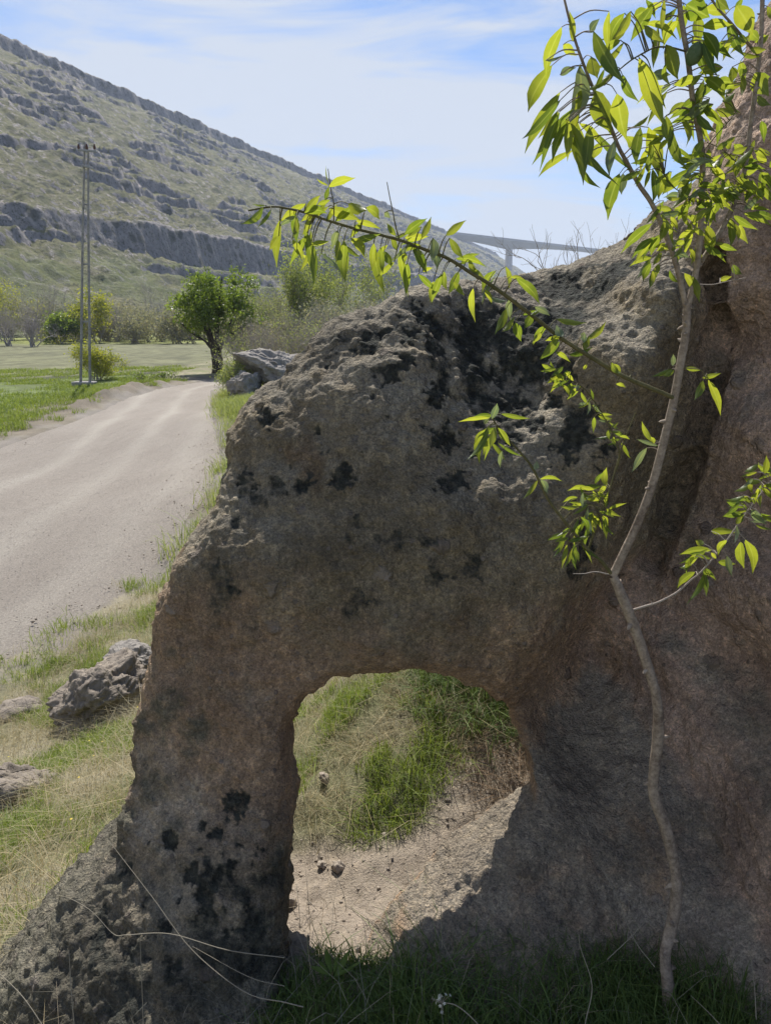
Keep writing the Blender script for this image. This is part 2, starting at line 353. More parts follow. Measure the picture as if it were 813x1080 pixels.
# ------------------------------------------------------------------ terrain height
ROAD = [(-6.5, -8), (-5.2, 0), (-4.25, 3), (-3.55, 6.2), (-2.85, 9), (-3.0, 13), (-3.65, 17), (-4.9, 22), (-5.95, 26.4), (-7.4, 33), (-7.3, 36), (-5, 38.4), (4, 40.5),
        (4, 43), (-6.2, 41.2), (-8.9, 38.4), (-9.9, 34), (-10.0, 31), (-9.6, 26.4), (-9.3, 22), (-9.3, 17), (-9.9, 10), (-11, 0), (-12, -8)]
TP = [(0,0,0),(-1,0,-.02),(1,0,0),(0,1,0),(-.8,1.0,-.04),(1,1,.03),(-.2,1.5,0),(.2,1.5,0.02),(.9,1.45,.0),(-.12,1.9,0.0),(.1,1.9,.05),(-.35,1.6,-.05),
      (-1.13,1.87,-.38),(-.9,1.3,-.18),(-1.6,1.4,-.5),(-1.95,3.55,-.98),(-2.1,5,-1.28),(-1.4,2.8,-.62),(-3.55,6.2,-1.52),(-2.8,9,-1.5),(-1.2,5,-1.0),(-1.5,8,-1.25),
      (.05,2.5,.25),(-.4,3.0,-.15),(-.3,2.4,0.02),(.4,2.4,.27),(.5,3,.55),(0.1,3.5,.40),(-.5,4.2,-.35),(1.5,3,1.0),(.8,5,.7),(0,8,-.5),(3,6,1.2),(3,12,.3),(-3.65,17,-1.5),
      (-2.3,17,-1.15),(-6,6,-1.5),(-8,12,-1.5),(-5,12,-1.5),(-9.7,19,-1.5),(-3,1,-1.15),(-5,0,-1.5),(-2.6,-2,-.8),(-3.4,24,-1.0),(0,20,-.7),(5,20,-.2),(-5.9,26.4,-1.5),(-3.4,30,-1.3),
      (-10.4,26.4,-1.5),(-12,30,-1.45),(-11,33,-1.5),(-8,36,-1.5),(-9.2,43,-1.45),(-14,35,-1.6),(-20,30,-1.7),(-20,10,-1.6),(-30,60,-1.8),(0,40,-1.3),(10,40,-1),
      (.15,1.62,0.0),(.22,1.78,0.0),(.32,1.85,.02),(.45,1.75,-.04),(.5,1.92,.02),(.7,1.7,-.03),(.7,1.9,.03),(1.0,1.6,-.02),(1.2,1.5,0),(40,40,-1),(-60,0,-1.7),(60,0,0),(0,-40,0),(-30,-30,-1.5),(30,80,-1.6),(-50,100,-1.8),(0,90,-1.7),(80,80,-1)]
_T = RBF([(a, b) for a, b, c in TP], [c for a, b, c in TP], 1e-3)
def road_sd(x, y): return polysdf(np.asarray(x, np.float32), np.asarray(y, np.float32), ROAD)
def T(x, y, fine=True):
    x = np.asarray(x, float); y = np.asarray(y, float); r = np.hypot(x, y)
    k = sstep(60, 110, r)
    z = np.where(r < 115, _T(np.clip(x, -90, 90), np.clip(y, -90, 110)), 0) * (1 - k) + (-1.75) * k
    rs = road_sd(x, y)
    P = np.stack([x, y, 0 * x], -1)
    am = sstep(-0.1, 0.8, rs)
    z = z + fbm(P, 0.5, 3) * 0.07 * am * am * np.clip(r / 3 - .4, 0, 1)
    # loose earth bank beside the road near the poles
    z = z + 0.26 * np.exp(-(rs - 0.75) ** 2 / 0.35) * sstep(-12.5, -11.0, -np.abs(x + 10.2) - 10) * sstep(24, 28, y) * (1 - sstep(36, 38, y)) * (x < -8) * (0.6 + fbm(P, 1.1, 3, off=5.0))
    if fine:
        z = z + (fbm(P, 4.0, 4, 0.6) * 0.025 + np.maximum(fbm(P, 17.0, 3, 0.6, 9.0), 0) * 0.012) * (0.25 + 0.75 * am) * (1 - sstep(8, 25, r))
    return z
def ground_at(px, py):
    d = ray(px, py); t = np.arange(1.2, 14, 0.01); p = CAM + t[:, None] * d; g = T(p[:, 0], p[:, 1], False); i = int(np.argmax(p[:, 2] < g)); return p[i]
DIRT = np.array([ground_at(a, b)[:2] for a, b in [(262,905),(300,900),(350,888),(415,880),(452,864),(476,838),(500,806),(525,770),(552,742)]] + [(.8, 2.6), (1.2, 1.9), (1.2, 1.42), (-.5, 1.42)])
def dirtmask(x, y):
    P = np.stack([x, y, 0 * x], -1); n = fbm(P, 2.2, 4, 0.6, 3.0)
    # the trodden strip that runs up through the arch
    a = DIRT
    d = polysdf(np.asarray(x, np.float32), np.asarray(y, np.float32), a)
    return sstep(0.07, -0.05, d + n * 0.07)

# ------------------------------------------------------------------ the rock arch with the rock wall
FR = [(60,1060,1.40),(150,1060,1.34),(250,1060,1.38),(200,950,1.47),(120,960,1.52),(270,950,1.50),(220,850,1.60),(285,850,1.60),(185,790,1.70),(250,750,1.66),(300,720,1.70),(195,660,1.80),
      (260,600,1.76),(330,650,1.72),(420,640,1.71),(500,650,1.73),(560,680,1.78),(255,500,1.92),(350,520,1.82),(450,540,1.78),(550,560,1.80),(610,600,1.83),(585,680,1.82),(640,700,2.10),
      (645,640,2.12),(605,760,1.98),(570,790,1.86),(565,835,1.73),(500,905,1.62),(430,990,1.47),(480,970,1.52),(600,870,1.70),(700,700,1.92),(800,700,1.82),(760,850,1.68),(690,850,1.72),
      (800,960,1.48),(700,960,1.56),(600,960,1.55),(550,960,1.53),(800,1060,1.34),(600,1060,1.38),(700,1060,1.42),
      (300,430,1.97),(265,450,1.98),(335,385,2.04),(400,350,2.08),(450,330,2.12),(350,430,1.94),(430,430,1.92),(180,640,1.80),(480,350,2.16),(540,330,2.26),(560,400,2.12),(600,310,2.38),(650,265,2.40),(510,460,1.95),(600,470,1.92),
      (640,355,1.96),(690,300,2.02),(725,240,2.16),(735,200,2.22),(690,420,1.92),(640,500,1.87),(757,300,2.15),(758,360,2.16),(745,440,2.08),(725,520,2.08),(690,600,2.06),(790,300,2.0),(800,210,2.05),
      (775,170,2.12),(813,90,2.12),(790,450,1.94),(800,560,1.88),(625,318,2.26),(680,255,2.32),(590,360,2.1),(900,300,1.85),(900,700,1.5),(900,1000,1.25),(-60,1100,1.55),(1000,500,1.5)]
fp = [at_y(*q) for q in FR]
FRONT = RBF([(p[0], p[2]) for p in fp], [p[1] for p in fp], 1.5e-3)
OUT = [(-90,1150,1.55),(-20,1072,1.55),(0,1042,1.56),(40,985,1.6),(90,925,1.65),(125,880,1.7),(146,810,1.78),(153,745,1.84),(158,680,1.90),(170,640,1.93),(186,605,1.96),(208,568,2.0),(232,528,2.02),(244,495,2.05),
       (247,460,2.08),(253,434,2.12),(277,410,2.15),(304,390,2.18),(328,358,2.22),(362,335,2.24),(400,322,2.26),(450,303,2.28),(500,300,2.34),(545,292,2.42),(590,284,2.5),(620,270,2.55),(642,256,2.6),(697,211,2.5),
       (730,186,2.36),(744,150,2.3),(768,120,2.28),(790,62,2.28),(810,18,2.28),(850,-70,2.3),(1000,-200,2.3),(1500,-200,2.3),(1500,1500,1.6),(-90,1500,1.5)]
HOLE = [(302,1150,1.5),(300,1020,1.52),(294,960,1.55),(298,900,1.6),(307,860,1.64),(307,790,1.72),(313,758,1.75),(328,731,1.78),(355,710,1.80),(392,698,1.82),(430,695,1.82),(470,706,1.84),(512,726,1.87),
        (537,745,1.92),(549,780,1.94),(553,815,1.88),(524,850,1.80),(482,888,1.73),(434,930,1.67),(400,983,1.58),(382,1012,1.53),(395,1150,1.45)]
def w2(L): return [(p[0], p[2]) for p in (at_y(*q) for q in L)]
OUTW, HOLEW = w2(OUT), w2(HOLE)
def surface_nets(F, o, h):
    ins = F < 0
    c = np.zeros(tuple(n - 1 for n in F.shape), np.uint8)
    S = lambda a, d: a[d[0]:a.shape[0] - 1 + d[0], d[1]:a.shape[1] - 1 + d[1], d[2]:a.shape[2] - 1 + d[2]]
    cor = [(i, j, k) for i in (0, 1) for j in (0, 1) for k in (0, 1)]
    for d in cor: c += S(ins, d)
    act = (c > 0) & (c < 8); idx = np.full(act.shape, -1, np.int32)
    A = np.argwhere(act); idx[act] = np.arange(len(A))
    vals = {d: F[A[:, 0] + d[0], A[:, 1] + d[1], A[:, 2] + d[2]] for d in cor}
    acc = np.zeros((len(A), 3), np.float32); cnt = np.zeros(len(A), np.float32)
    for d in cor:
        for ax in range(3):
            if d[ax]: continue
            e = list(d); e[ax] = 1; e = tuple(e)
            a, b = vals[d], vals[e]; m = (a < 0) != (b < 0)
            t = np.where(m, a / np.where(m, a - b, 1), 0)
            p = np.tile(np.array(d, np.float32), (len(A), 1)); p[:, ax] += t
            acc[m] += p[m]; cnt += m
    V = (A + acc / cnt[:, None]) * h + np.array(o)
    faces = []
    for ax in range(3):
        u, v = (ax + 1) % 3, (ax + 2) % 3
        a = np.moveaxis(ins, ax, 0)
        m = np.moveaxis(a[:-1] != a[1:], 0, ax)
        E = np.argwhere(m); E = E[(E[:, u] > 0) & (E[:, v] > 0) & (E[:, u] < act.shape[u]) & (E[:, v] < act.shape[v])]
        q = []
        for du, dv in ((1, 1), (0, 1), (0, 0), (1, 0)):
            g = E.copy(); g[:, u] -= du; g[:, v] -= dv; q.append(idx[g[:, 0], g[:, 1], g[:, 2]])
        q = np.stack(q, 1); s = ins[E[:, 0], E[:, 1], E[:, 2]]
        q[~s] = q[~s][:, ::-1]; faces.append(q[(q >= 0).all(1)])
    return V, np.concatenate(faces)
def vnormals(me):
    n = np.zeros(len(me.vertices) * 3, np.float32); me.vertices.foreach_get('normal', n) if False else None
    me.vertex_normals.foreach_get('vector', n); return n.reshape(-1, 3)
def getco(me):
    v = np.zeros(len(me.vertices) * 3, np.float32); me.vertices.foreach_get('co', v); return v.reshape(-1, 3)
def fp3(px, py):      # point of the rock's front that shows at a place in the photograph
    d = ray(px, py); y = 1.7
    for _ in range(12):
        p = CAM + d * (y / d[1]); y = 0.5 * y + 0.5 * float(FRONT(p[0], p[2]))
    return CAM + d * (y / d[1])

def build_arch():
    h = 0.0145
    xs = np.arange(-1.45, 1.95, h, dtype=np.float32); ys = np.arange(0.95, 3.15, h, dtype=np.float32); zs = np.arange(-0.55, 2.75, h, dtype=np.float32)
    X, Z = np.meshgrid(xs, zs, indexing='ij')
    Pn = np.stack([X.ravel(), 0 * X.ravel(), Z.ravel()], -1)
    nz = (fbm(Pn, 7.0, 4, 0.55) * 0.013).reshape(X.shape)
    d_out = polysdf(X, Z, OUTW) + nz; d_h = -polysdf(X, Z, HOLEW) + nz * 0.7
    Fm = FRONT(X, Z).astype(np.float32); Fm = np.clip(Fm, 1.0, 2.7)
    Tk = 0.29 + 0.9 * sstep(1.15, 1.5, X) + 0.15 * sstep(-0.2, -0.6, X) * sstep(1.2, 0.2, Z) - 0.05 * sstep(1.3, 1.6, Z) - 0.14 * np.exp(-((X - .48) / .25) ** 2 - ((Z - .6) / .4) ** 2)
    Y = ys[None, :, None]
    f = smax(Fm[:, None, :] - Y, Y - (Fm + Tk)[:, None, :], 0.13)
    f = smax(f, d_out[:, None, :], 0.06)
    f = smax(f, d_h[:, None, :], 0.09)
    f = smax(f, (-0.5 - Z)[:, None, :] + 0 * Y, 0.02)
    # close the solid at the edges of the grid
    f[0] = f[-1] = 1; f[:, 0] = f[:, -1] = 1; f[:, :, 0] = f[:, :, -1] = 1
    V, Q = surface_nets(f.astype(np.float32), (xs[0], ys[0], zs[0]), h)
    tmp = mesh_np('tmp', V, Q)
    md = tmp.modifiers.new('s', 'SUBSURF'); md.levels = 1; md.render_levels = 1
    dg = bpy.context.evaluated_depsgraph_get(); me = bpy.data.meshes.new_from_object(tmp.evaluated_get(dg)); me.name = 'rock_arch'
    bpy.data.objects.remove(tmp)
    V = getco(me); N = vnormals(me)
    x, y, z = V.T
    front = FRONT(x, z)
    # zones given as places on the rock
    def blob(px, py, r, soft=1.0):
        c = fp3(px, py); rr = r * c[1] / FPX
        d = np.sqrt(((V - c) ** 2 * np.array([1, .6, 1])).sum(1))
        return d / rr
    wob = fbm(V, 14.0, 4, 0.6)
    lich_shade = np.zeros(len(V), np.float32); pit = np.zeros(len(V), np.float32)
    n_a = fbm(V, 7.0, 5, 0.62, 31.0); wfine = fbm(V, 48.0, 3, 0.65, 3.0)
    SP = [(391,355,12),(408,396,10),(346,384,4),(283,442,7),(366,501,12),(316,509,9),(303,490,4),(257,506,8),(268,511,6),(457,415,11),(467,461,13),(446,333,12),(429,351,15),(459,366,14),
          (476,512,14),(426,383,9),(245,622,7),(230,645,4),(615,460,20),(565,450,11),(540,465,8),(500,480,8),(127,915,9),(138,899,7),(157,888,4),(207,925,13),(221,947,16),(247,910,12),(186,950,6),
          (173,976,8),(111,961,10),(107,998,14),(251,851,13),(177,889,7),(240,985,18),(140,1010,12),(190,1020,14),(265,960,14),(150,955,6),(95,960,7),(585,425,10),(640,470,9),(500,420,12),
          (530,395,14),(600,395,12),(575,370,14),(545,420,9),(390,420,4),(335,455,4),(410,440,3),(230,880,6),(270,900,9),(210,870,5)]
    for s in SP:
        q = blob(s[0], s[1], s[2] * 1.05) + wob * 1.1 + 0.9 * wfine + 0.4 * n_a
        lich_shade = np.maximum(lich_shade, sstep(1.35, 0.75, q)); pit = np.maximum(pit, sstep(1.2, 0.3, q))
    lich_shade *= 0.9
    big = np.maximum.reduce([sstep(1.4, 0.5, blob(*s) + wob * 0.5) for s in [(495,350,40),(540,345,42),(590,340,40),(630,300,30),(560,385,40),(500,390,28),(455,345,22),(670,275,18),(600,305,36),(640,288,28),(585,335,34),(610,440,18),(520,430,22)]])
    n_a = fbm(V, 7.0, 5, 0.62, 31.0)
    lich_shade = np.maximum(lich_shade, big * sstep(-0.75, -0.25, n_a + 0.12) * 0.95)
    low = sstep(0.42, 0.08, z + 0.12 * wob) * sstep(-0.05, -0.3, x) * sstep(-.85, -.5, x + .25 * wob)          # foot of the left leg, for lichen and painted shade
    lich_shade = np.maximum(lich_shade, low * sstep(-0.15, 0.35, n_a) * 0.8)
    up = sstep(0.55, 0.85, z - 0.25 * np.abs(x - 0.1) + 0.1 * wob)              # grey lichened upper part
    lich_shade = np.maximum(lich_shade, up * sstep(0.35, 0.65, n_a) * 0.75 * (x < 0.55))
    # displacement
    disp = fbm(V, 3.2, 3, 0.5, 4.0) * 0.020 + fbm(V, 11.0, 4, 0.55, 8.0) * 0.009 + fbm(V, 42.0, 3, 0.6, 2.0) * 0.0055
    w1, _ = worley(V * np.array([1, 1, .8]) + wob[:, None] * .01, 34.0); knob = np.clip(0.6 - w1, 0, 1)
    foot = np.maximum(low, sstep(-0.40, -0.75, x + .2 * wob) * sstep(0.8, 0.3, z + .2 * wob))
    disp += knob * 0.020 * foot
    w3, w3id = worley(V, 11.0, 5.0)
    disp += np.clip(0.5 - w3, 0, 1) * 0.035 * big * (w3id > 0.35)
    w2_, w2id = worley(V, 20.0, 40.0)
    disp += np.clip(0.42 - w2_, 0, 1) * 0.02 * (w2id > 0.72) * (1 - foot)
    disp -= pit * 0.005
    top = sstep(0.35, 0.8, N[:, 2]); disp += (top * fbm(V, 22.0, 3, 0.6, 77.0)) * 0.006
    # the crack that climbs the right wall
    crack = [fp3(a, b) for a, b in [(752,270),(760,340),(752,400),(742,440),(728,490),(708,545),(685,600)]]
    dc = np.full(len(V), 9.0)
    for a, b in zip(crack[:-1], crack[1:]):
        e = b - a; t = np.clip(((V - a) @ e) / (e @ e), 0, 1)[:, None]; dc = np.minimum(dc, np.linalg.norm(V - a - e * t, axis=1))
    dc = dc + wob * 0.008
    disp -= sstep(0.045, 0.0, dc) * 0.085; crack_shade = sstep(0.05, 0.0, dc + .02 * wfine)
    V2 = V + N * disp[:, None]
    me.vertices.foreach_set('co', V2.astype(np.float32).reshape(-1))
    # stone colour, with shade painted in at the foot
    brown = np.array([0.50, 0.355, 0.235]); grey = np.array([0.36, 0.30, 0.20]); wall = np.array([0.60, 0.445, 0.345]); pale = np.array([0.36, 0.33, 0.265])
    wr = sstep(0.42, 0.62, x + 0.1 * wob - 0.15 * sstep(1.2, 0.2, z))
    wl = sstep(0.42, 0.2, z) * 0
    c = brown[None] * (1 - wr[:, None]) + wall[None] * wr[:, None]
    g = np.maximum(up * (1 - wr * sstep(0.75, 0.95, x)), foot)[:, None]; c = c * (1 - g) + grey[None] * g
    foot_shade = (foot * .85)[:, None]; c = c * (1 - foot_shade) + np.array([0.13, 0.13, 0.10]) * foot_shade  # foot darkened in the colour, standing in for weaker skylight low down
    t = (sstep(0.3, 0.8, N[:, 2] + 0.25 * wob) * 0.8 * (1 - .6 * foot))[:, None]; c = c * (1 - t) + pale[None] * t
    sp = sstep(1.6, 0.3, blob(318, 485, 22) + wob)[:, None] * 0.5; c = c * (1 - sp) + np.array([0.20, 0.12, 0.075])[None] * sp
    c *= (1 + 0.35 * fbm(V, 2.6, 4, 0.6, 51.0))[:, None]; lich_shade = np.maximum(lich_shade, crack_shade * .55)  # dark band along the crack is crevice shade painted into the mask
    add_attr(me, 'tint', np.clip(c, 0.01, 0.9)); add_attr(me, 'lichen_shade', lich_shade)
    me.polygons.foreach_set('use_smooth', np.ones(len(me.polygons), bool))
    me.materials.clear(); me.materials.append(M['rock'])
    o = bpy.data.objects.new('rock_arch', me); COL.objects.link(o)
    set_props(o, 'weathered brown grey rock arch with a hole, joined to the rock wall at right', 'rock arch')
build_arch()

# ------------------------------------------------------------------ ground
def build_ground():
    NR = 880
    r = 0.25 * (3000 / 0.25) ** (np.arange(NR) / (NR - 1))
    th = np.concatenate([np.linspace(-62, 62, 620, endpoint=False), np.linspace(62, 298, 150, endpoint=False)])
    th = np.radians(th); th = np.append(th, th[0] + 2 * PI)
    R, H = np.meshgrid(r, th, indexing='ij'); x = (R * np.sin(H)).ravel(); y = (R * np.cos(H)).ravel()
    rs = road_sd(x, y)
    z = T(x, y) - 0.09 * sstep(0.12, -0.25, rs)
    P = np.stack([x, y, 0 * x], -1)
    n = fbm(P, 0.9, 4, 0.6, 3.0); n2 = fbm(P, 0.12, 4, 0.6, 13.0)
    soil = np.array([0.43, 0.355, 0.28]); turf = np.array([0.20, 0.20, 0.10]); dry = np.array([0.34, 0.30, 0.21]); gravel = np.array([0.25, 0.22, 0.19])
    c = turf[None] + (dry - turf)[None] * sstep(-0.3, 0.4, n)[:, None]
    d = dirtmask(x, y)[:, None]; c = c * (1 - d) + soil * d
    k = (sstep(0.6, 0.05, rs + n * 0.6))[:, None]; c = c * (1 - k) + gravel * k
    bare = (sstep(0.1, 0.5, n + 0.35 * (x < -10) * (y > 18) * (y < 40) * (rs < 3)) * 0.7 * (np.hypot(x, y) > 10))[:, None]; c = c * (1 - bare) + np.array([0.17, 0.14, 0.11]) * bare
    bk = (sstep(.15, .5, rs + .25 * n) * sstep(2.6, 1.6, rs + n * .5) * (x < -8) * sstep(14, 20, y) * sstep(44, 40, y))[:, None] * .9; c = c * (1 - bk) + np.array([.19, .158, .122]) * (1 + .3 * n[:, None]) * bk
    # fields beyond the road
    fld = sstep(0, 1.0, -x - 11.8 - 0.02 * (y - 30)) * sstep(15, 17, y)
    fg = np.array([0.13, 0.165, 0.05]); fo = np.array([0.165, 0.165, 0.085]); fy = np.array([0.21, 0.23, 0.055]); dark = np.array([0.06, 0.065, 0.035])
    fc = np.where(((y - 0.35 * x) < 48)[:, None], fg * (1.0 + 0.35 * n[:, None]), fo * (1.0 + 0.3 * n2[:, None]) * (1 - 0.25 * sstep(-.1, .1, fbm(P * np.array([1, .25, 1]), .8, 3))[:, None]))
    ln = (np.abs(y - 0.35 * x - 48) < 0.8)[:, None]; fc = np.where(ln, dark, fc)
    fc = fc * (1 + .22 * fbm(P, 1.2, 3, .6, 71.0) + .18 * fbm(P * np.array([.3, 1.5, 1]), .35, 3, .6, 72.0))[:, None]
    yy = (sstep(100, 116, y - 0.25 * x + 12 * n2))[:, None]; fc = fc * (1 - yy) + fy * yy
    fld = (fld * sstep(1.2, 2.4, rs + n * .6))[:, None]; c = c * (1 - fld) + fc * fld
    f2 = (sstep(43.5, 46, y) * sstep(-11, -13, -np.abs(x)) * 0)[:, None]
    far = sstep(44, 50, y)[:, None] * (x > -12)[:, None]; c = c * (1 - far) + fo * (1 + .3 * n2[:, None]) * far
    a = np.arange(len(r) * len(th)).reshape(len(r), len(th))
    Q = np.stack([a[:-1, :-1], a[:-1, 1:], a[1:, 1:], a[1:, :-1]], -1).reshape(-1, 4)[:, ::-1]
    o = mesh_np('ground', np.stack([x, y, z], -1), Q, M['ground'], attrs={'tint': np.clip(c, .01, .9)})
    o['kind'] = 'structure'
build_ground()
def build_road():
    xs = np.arange(-12.2, 4.2, 0.075); ys = np.arange(-8, 44, 0.075)
    X, Y = np.meshgrid(xs, ys, indexing='ij'); x, y = X.ravel(), Y.ravel(); rs = road_sd(x, y)
    P = np.stack([x, y, 0 * x], -1)
    z = T(x, y) - 0.035 + fbm(P * np.array([1, .35, 1]), 2.5, 4, 0.6, 6.0) * 0.008 - np.maximum(rs - 0.0, 0) * 0.35
    # two worn wheel tracks
    cx = np.interp(y, [-8, 0, 6, 9, 13, 17, 22, 26.4, 33, 40], [-8.6, -7.6, -6.2, -6.0, -6.2, -6.6, -7.3, -8.1, -9.2, -8.8]) + fbm(P, .25, 2) * .3
    tr = np.maximum(np.exp(-((x - cx - 0.8) / 0.24) ** 2), np.exp(-((x - cx + 0.8) / 0.24) ** 2))
    tr = np.maximum(tr, 0.6 * np.exp(-((x - cx - 2.2) / 0.3) ** 2))
    z -= tr * 0.02
    Q = grid_faces(len(xs), len(ys)); keep = (rs[Q] < 0.35).all(1); Q = Q[keep]
    u = np.unique(Q); rm = np.full(len(x), -1); rm[u] = np.arange(len(u))
    o = mesh_np('road', np.stack([x, y, z], -1)[u], rm[Q], M['road'], attrs={'track': (tr * (0.75 + 0.4 * fbm(P * np.array([1, .12, 1]), 1.2, 3)))[u]})
    o['kind'] = 'structure'
build_road()

# ------------------------------------------------------------------ hillside
def build_hill():
    d = np.array([0.31, 0.951]); d /= np.linalg.norm(d); n = np.array([d[1], -d[0]])
    s = np.concatenate([np.arange(-150, 60, 6.0), 60 + np.cumsum(0.9 * 1.0035 ** np.arange(620))])
    s = s[s < 2500]
    while s[-1] < 2400: s = np.append(s, s[-1] + 10)
    q = np.concatenate([np.linspace(0, 60, 90, endpoint=False), np.linspace(60, 85, 90, endpoint=False), np.linspace(85, 245, 260, endpoint=False), np.linspace(245, 262, 50, endpoint=False), np.linspace(262, 560, 24)])
    S, Qd = np.meshgrid(s, q, indexing='ij'); sh = S.shape
    S1, Q1 = S.ravel(), Qd.ravel()
    P = np.stack([S1, Q1, 0 * S1], -1)
    off = 7 * fbm(P * np.array([1, 0, 1]), 0.010, 4, 0.5) + 2.0 * fbm(P * np.array([1, .4, 1]), 0.04, 4, 0.6, 5.0) + 1.1 * fbm(P * np.array([1, .5, 1]), 0.18, 4, 0.6, 9.0)
    off = off * (1 - .6 * np.exp(-((Q1 - 64) / 13) ** 2))
    qq = Q1 + off * sstep(5, 30, Q1) * (1 - .5 * sstep(200, 245, Q1))
    H = np.interp(qq, [0, 8, 25, 45, 62, 66, 74, 92, 97, 118, 121, 140, 146, 165, 168, 190, 197, 222, 243, 246, 262, 560],
                      [-2.2, -0.5, 5, 12.5, 19, 32, 35, 47, 51, 62, 65, 77, 83, 93, 96, 110, 116, 129, 140, 149, 151, 158])
    # secondary ledges follow the strata
    lay = H * (1 + .10 * fbm(P, 0.006, 2, .5, 3.)) + 3.0 * fbm(P, 0.016, 3); st = 5.2 + 0 * H
    f = lay / st - np.floor(lay / st); led = (sstep(0.30, 0.55, f) - f) * st
    H = np.where(qq < 92, H * 1.0, H); Hb = np.interp(qq, [0, 8, 30, 40, 44, 56, 60, 70, 74, 92, 600], [-2.2, -0.5, 7, 10, 15, 20, 27, 32, 38, 47, 47]); bm_ = .8 * sstep(225, 150, S1 + 70 * fbm(P, .01, 2, .5, 88.)) * (qq < 92); H = H * (1 - bm_) + Hb * bm_
    am = sstep(8, 30, Q1) * (1 - sstep(240, 250, Q1)) * sstep(-0.05, 0.40, fbm(P * np.array([.6, 1.6, 1]), 0.022, 4, 0.6, 40.0))
    H = H + led * 1.05 * am
    H += (fbm(P * np.array([.7, 1, 1]), 0.05, 5, 0.6, 20.0) * 1.3 + fbm(P, 0.22, 5, 0.7, 21.0) * 0.85) * sstep(4, 40, Q1)
    wv, wid = worley(P, 0.16, 7.0)
    H += np.clip(0.45 - wv, 0, 1) * 2.0 * (wid > 0.45) * sstep(-.2, .3, fbm(P, .03, 3, .5, 15.)) * sstep(10, 40, Q1)
    # the ridge is nearly level
    base = 95.0
    X = d[0] * S1 - n[0] * (Q1 + base) * 0 + (-(Q1 + base)) * n[0]; Y = d[1] * S1 + (-(Q1 + base)) * n[1]
    H = H * sstep(2200, 1880, S1) - 4 * sstep(1880, 2200, S1)
    Z = H
    V = np.stack([X, Y, Z], -1); G = V.reshape(sh + (3,))
    gu = np.gradient(G, axis=0); gv = np.gradient(G, axis=1); N = np.cross(gu, gv); N /= np.linalg.norm(N, axis=2)[..., None] + 1e-9
    steep = sstep(0.66, 0.42, np.abs(N[..., 2])).ravel()
    rock = np.clip(steep * 0.95 + 0.25 * fbm(P, 0.03, 3, 0.5, 60.0) + 0.10 + 0.45 * sstep(243, 246, qq) * (1 - sstep(255, 262, qq)), 0, 1)
    rock = np.maximum(rock, 0.9 * sstep(61, 63, qq) * sstep(70, 66.5, qq) * (1 - bm_))
    mead = np.maximum(sstep(30, 6, Q1), .55 * sstep(62, 50, Q1)) * (1 - steep) * 0.9 * sstep(-.3, .3, fbm(P, .05, 3, .5, 70.0) + .2)
    o = mesh_np('hill', V, grid_faces(*sh)[:, ::-1], M['hill'], attrs={'rock': rock, 'meadow': mead, 'tint': np.tile([[.2, .2, .1]], (len(V), 1))})
    o['kind'] = 'structure'
build_hill()

# ------------------------------------------------------------------ shapes for plants
def tube(pts, rads, seg=8, sub=4):
    """swept tube through pts (n,3) with radii; returns V, quads"""
    pts = np.asarray(pts, float); rads = np.asarray(rads, float)
    if sub > 1 and len(pts) > 2:
        Pp = np.vstack([2 * pts[0] - pts[1], pts, 2 * pts[-1] - pts[-2]]); o = []; rr = []
        for i in range(len(pts) - 1):
            a, b, c, d = Pp[i:i + 4]
            for t in np.arange(sub) / sub:
                o.append(0.5 * (2 * b + (c - a) * t + (2 * a - 5 * b + 4 * c - d) * t * t + (-a + 3 * b - 3 * c + d) * t ** 3)); rr.append(rads[i] * (1 - t) + rads[i + 1] * t)
        o.append(pts[-1]); rr.append(rads[-1]); pts = np.array(o); rads = np.array(rr)
    tg = np.gradient(pts, axis=0); tg /= np.linalg.norm(tg, axis=1)[:, None] + 1e-12
    up = np.array([0.31, 0.95, 0.1]) if abs(tg[0][1]) < 0.8 else np.array([1, 0, 0.1])
    V = []; 
    for p, t, r in zip(pts, tg, rads):
        a = np.cross(t, up); a /= np.linalg.norm(a) + 1e-12; b = np.cross(t, a); up = -np.cross(t, a) * 1.0 if False else up
        ang = np.arange(seg) * 2 * PI / seg
        V.append(p + r * (np.cos(ang)[:, None] * a + np.sin(ang)[:, None] * b))
    V = np.concatenate(V); n = len(pts); i = np.arange(n - 1)[:, None] * seg; j = np.arange(seg)[None]; k = (j + 1) % seg
    Q = np.stack([i + j, i + k, i + seg + k, i + seg + j], -1).reshape(-1, 4)
    return V, Q
class Acc:
    def __init__(s): s.V = []; s.F = {}; s.A = {}; s.n = 0
    def add(s, V, F, **at):
        F = np.asarray(F); s.V.append(V); s.F.setdefault(F.shape[1], []).append(F + s.n)
        for k, v in at.items(): s.A.setdefault(k, []).append(np.broadcast_to(np.asarray(v, np.float32), (len(V),)))
        s.n += len(V)
    def build(s, name, mat, parent=None, smooth=True):
        return mesh_np(name, np.concatenate(s.V), [np.concatenate(f) for f in s.F.values()], mat, parent, smooth, {k: np.concatenate(v) for k, v in s.A.items()} or None)
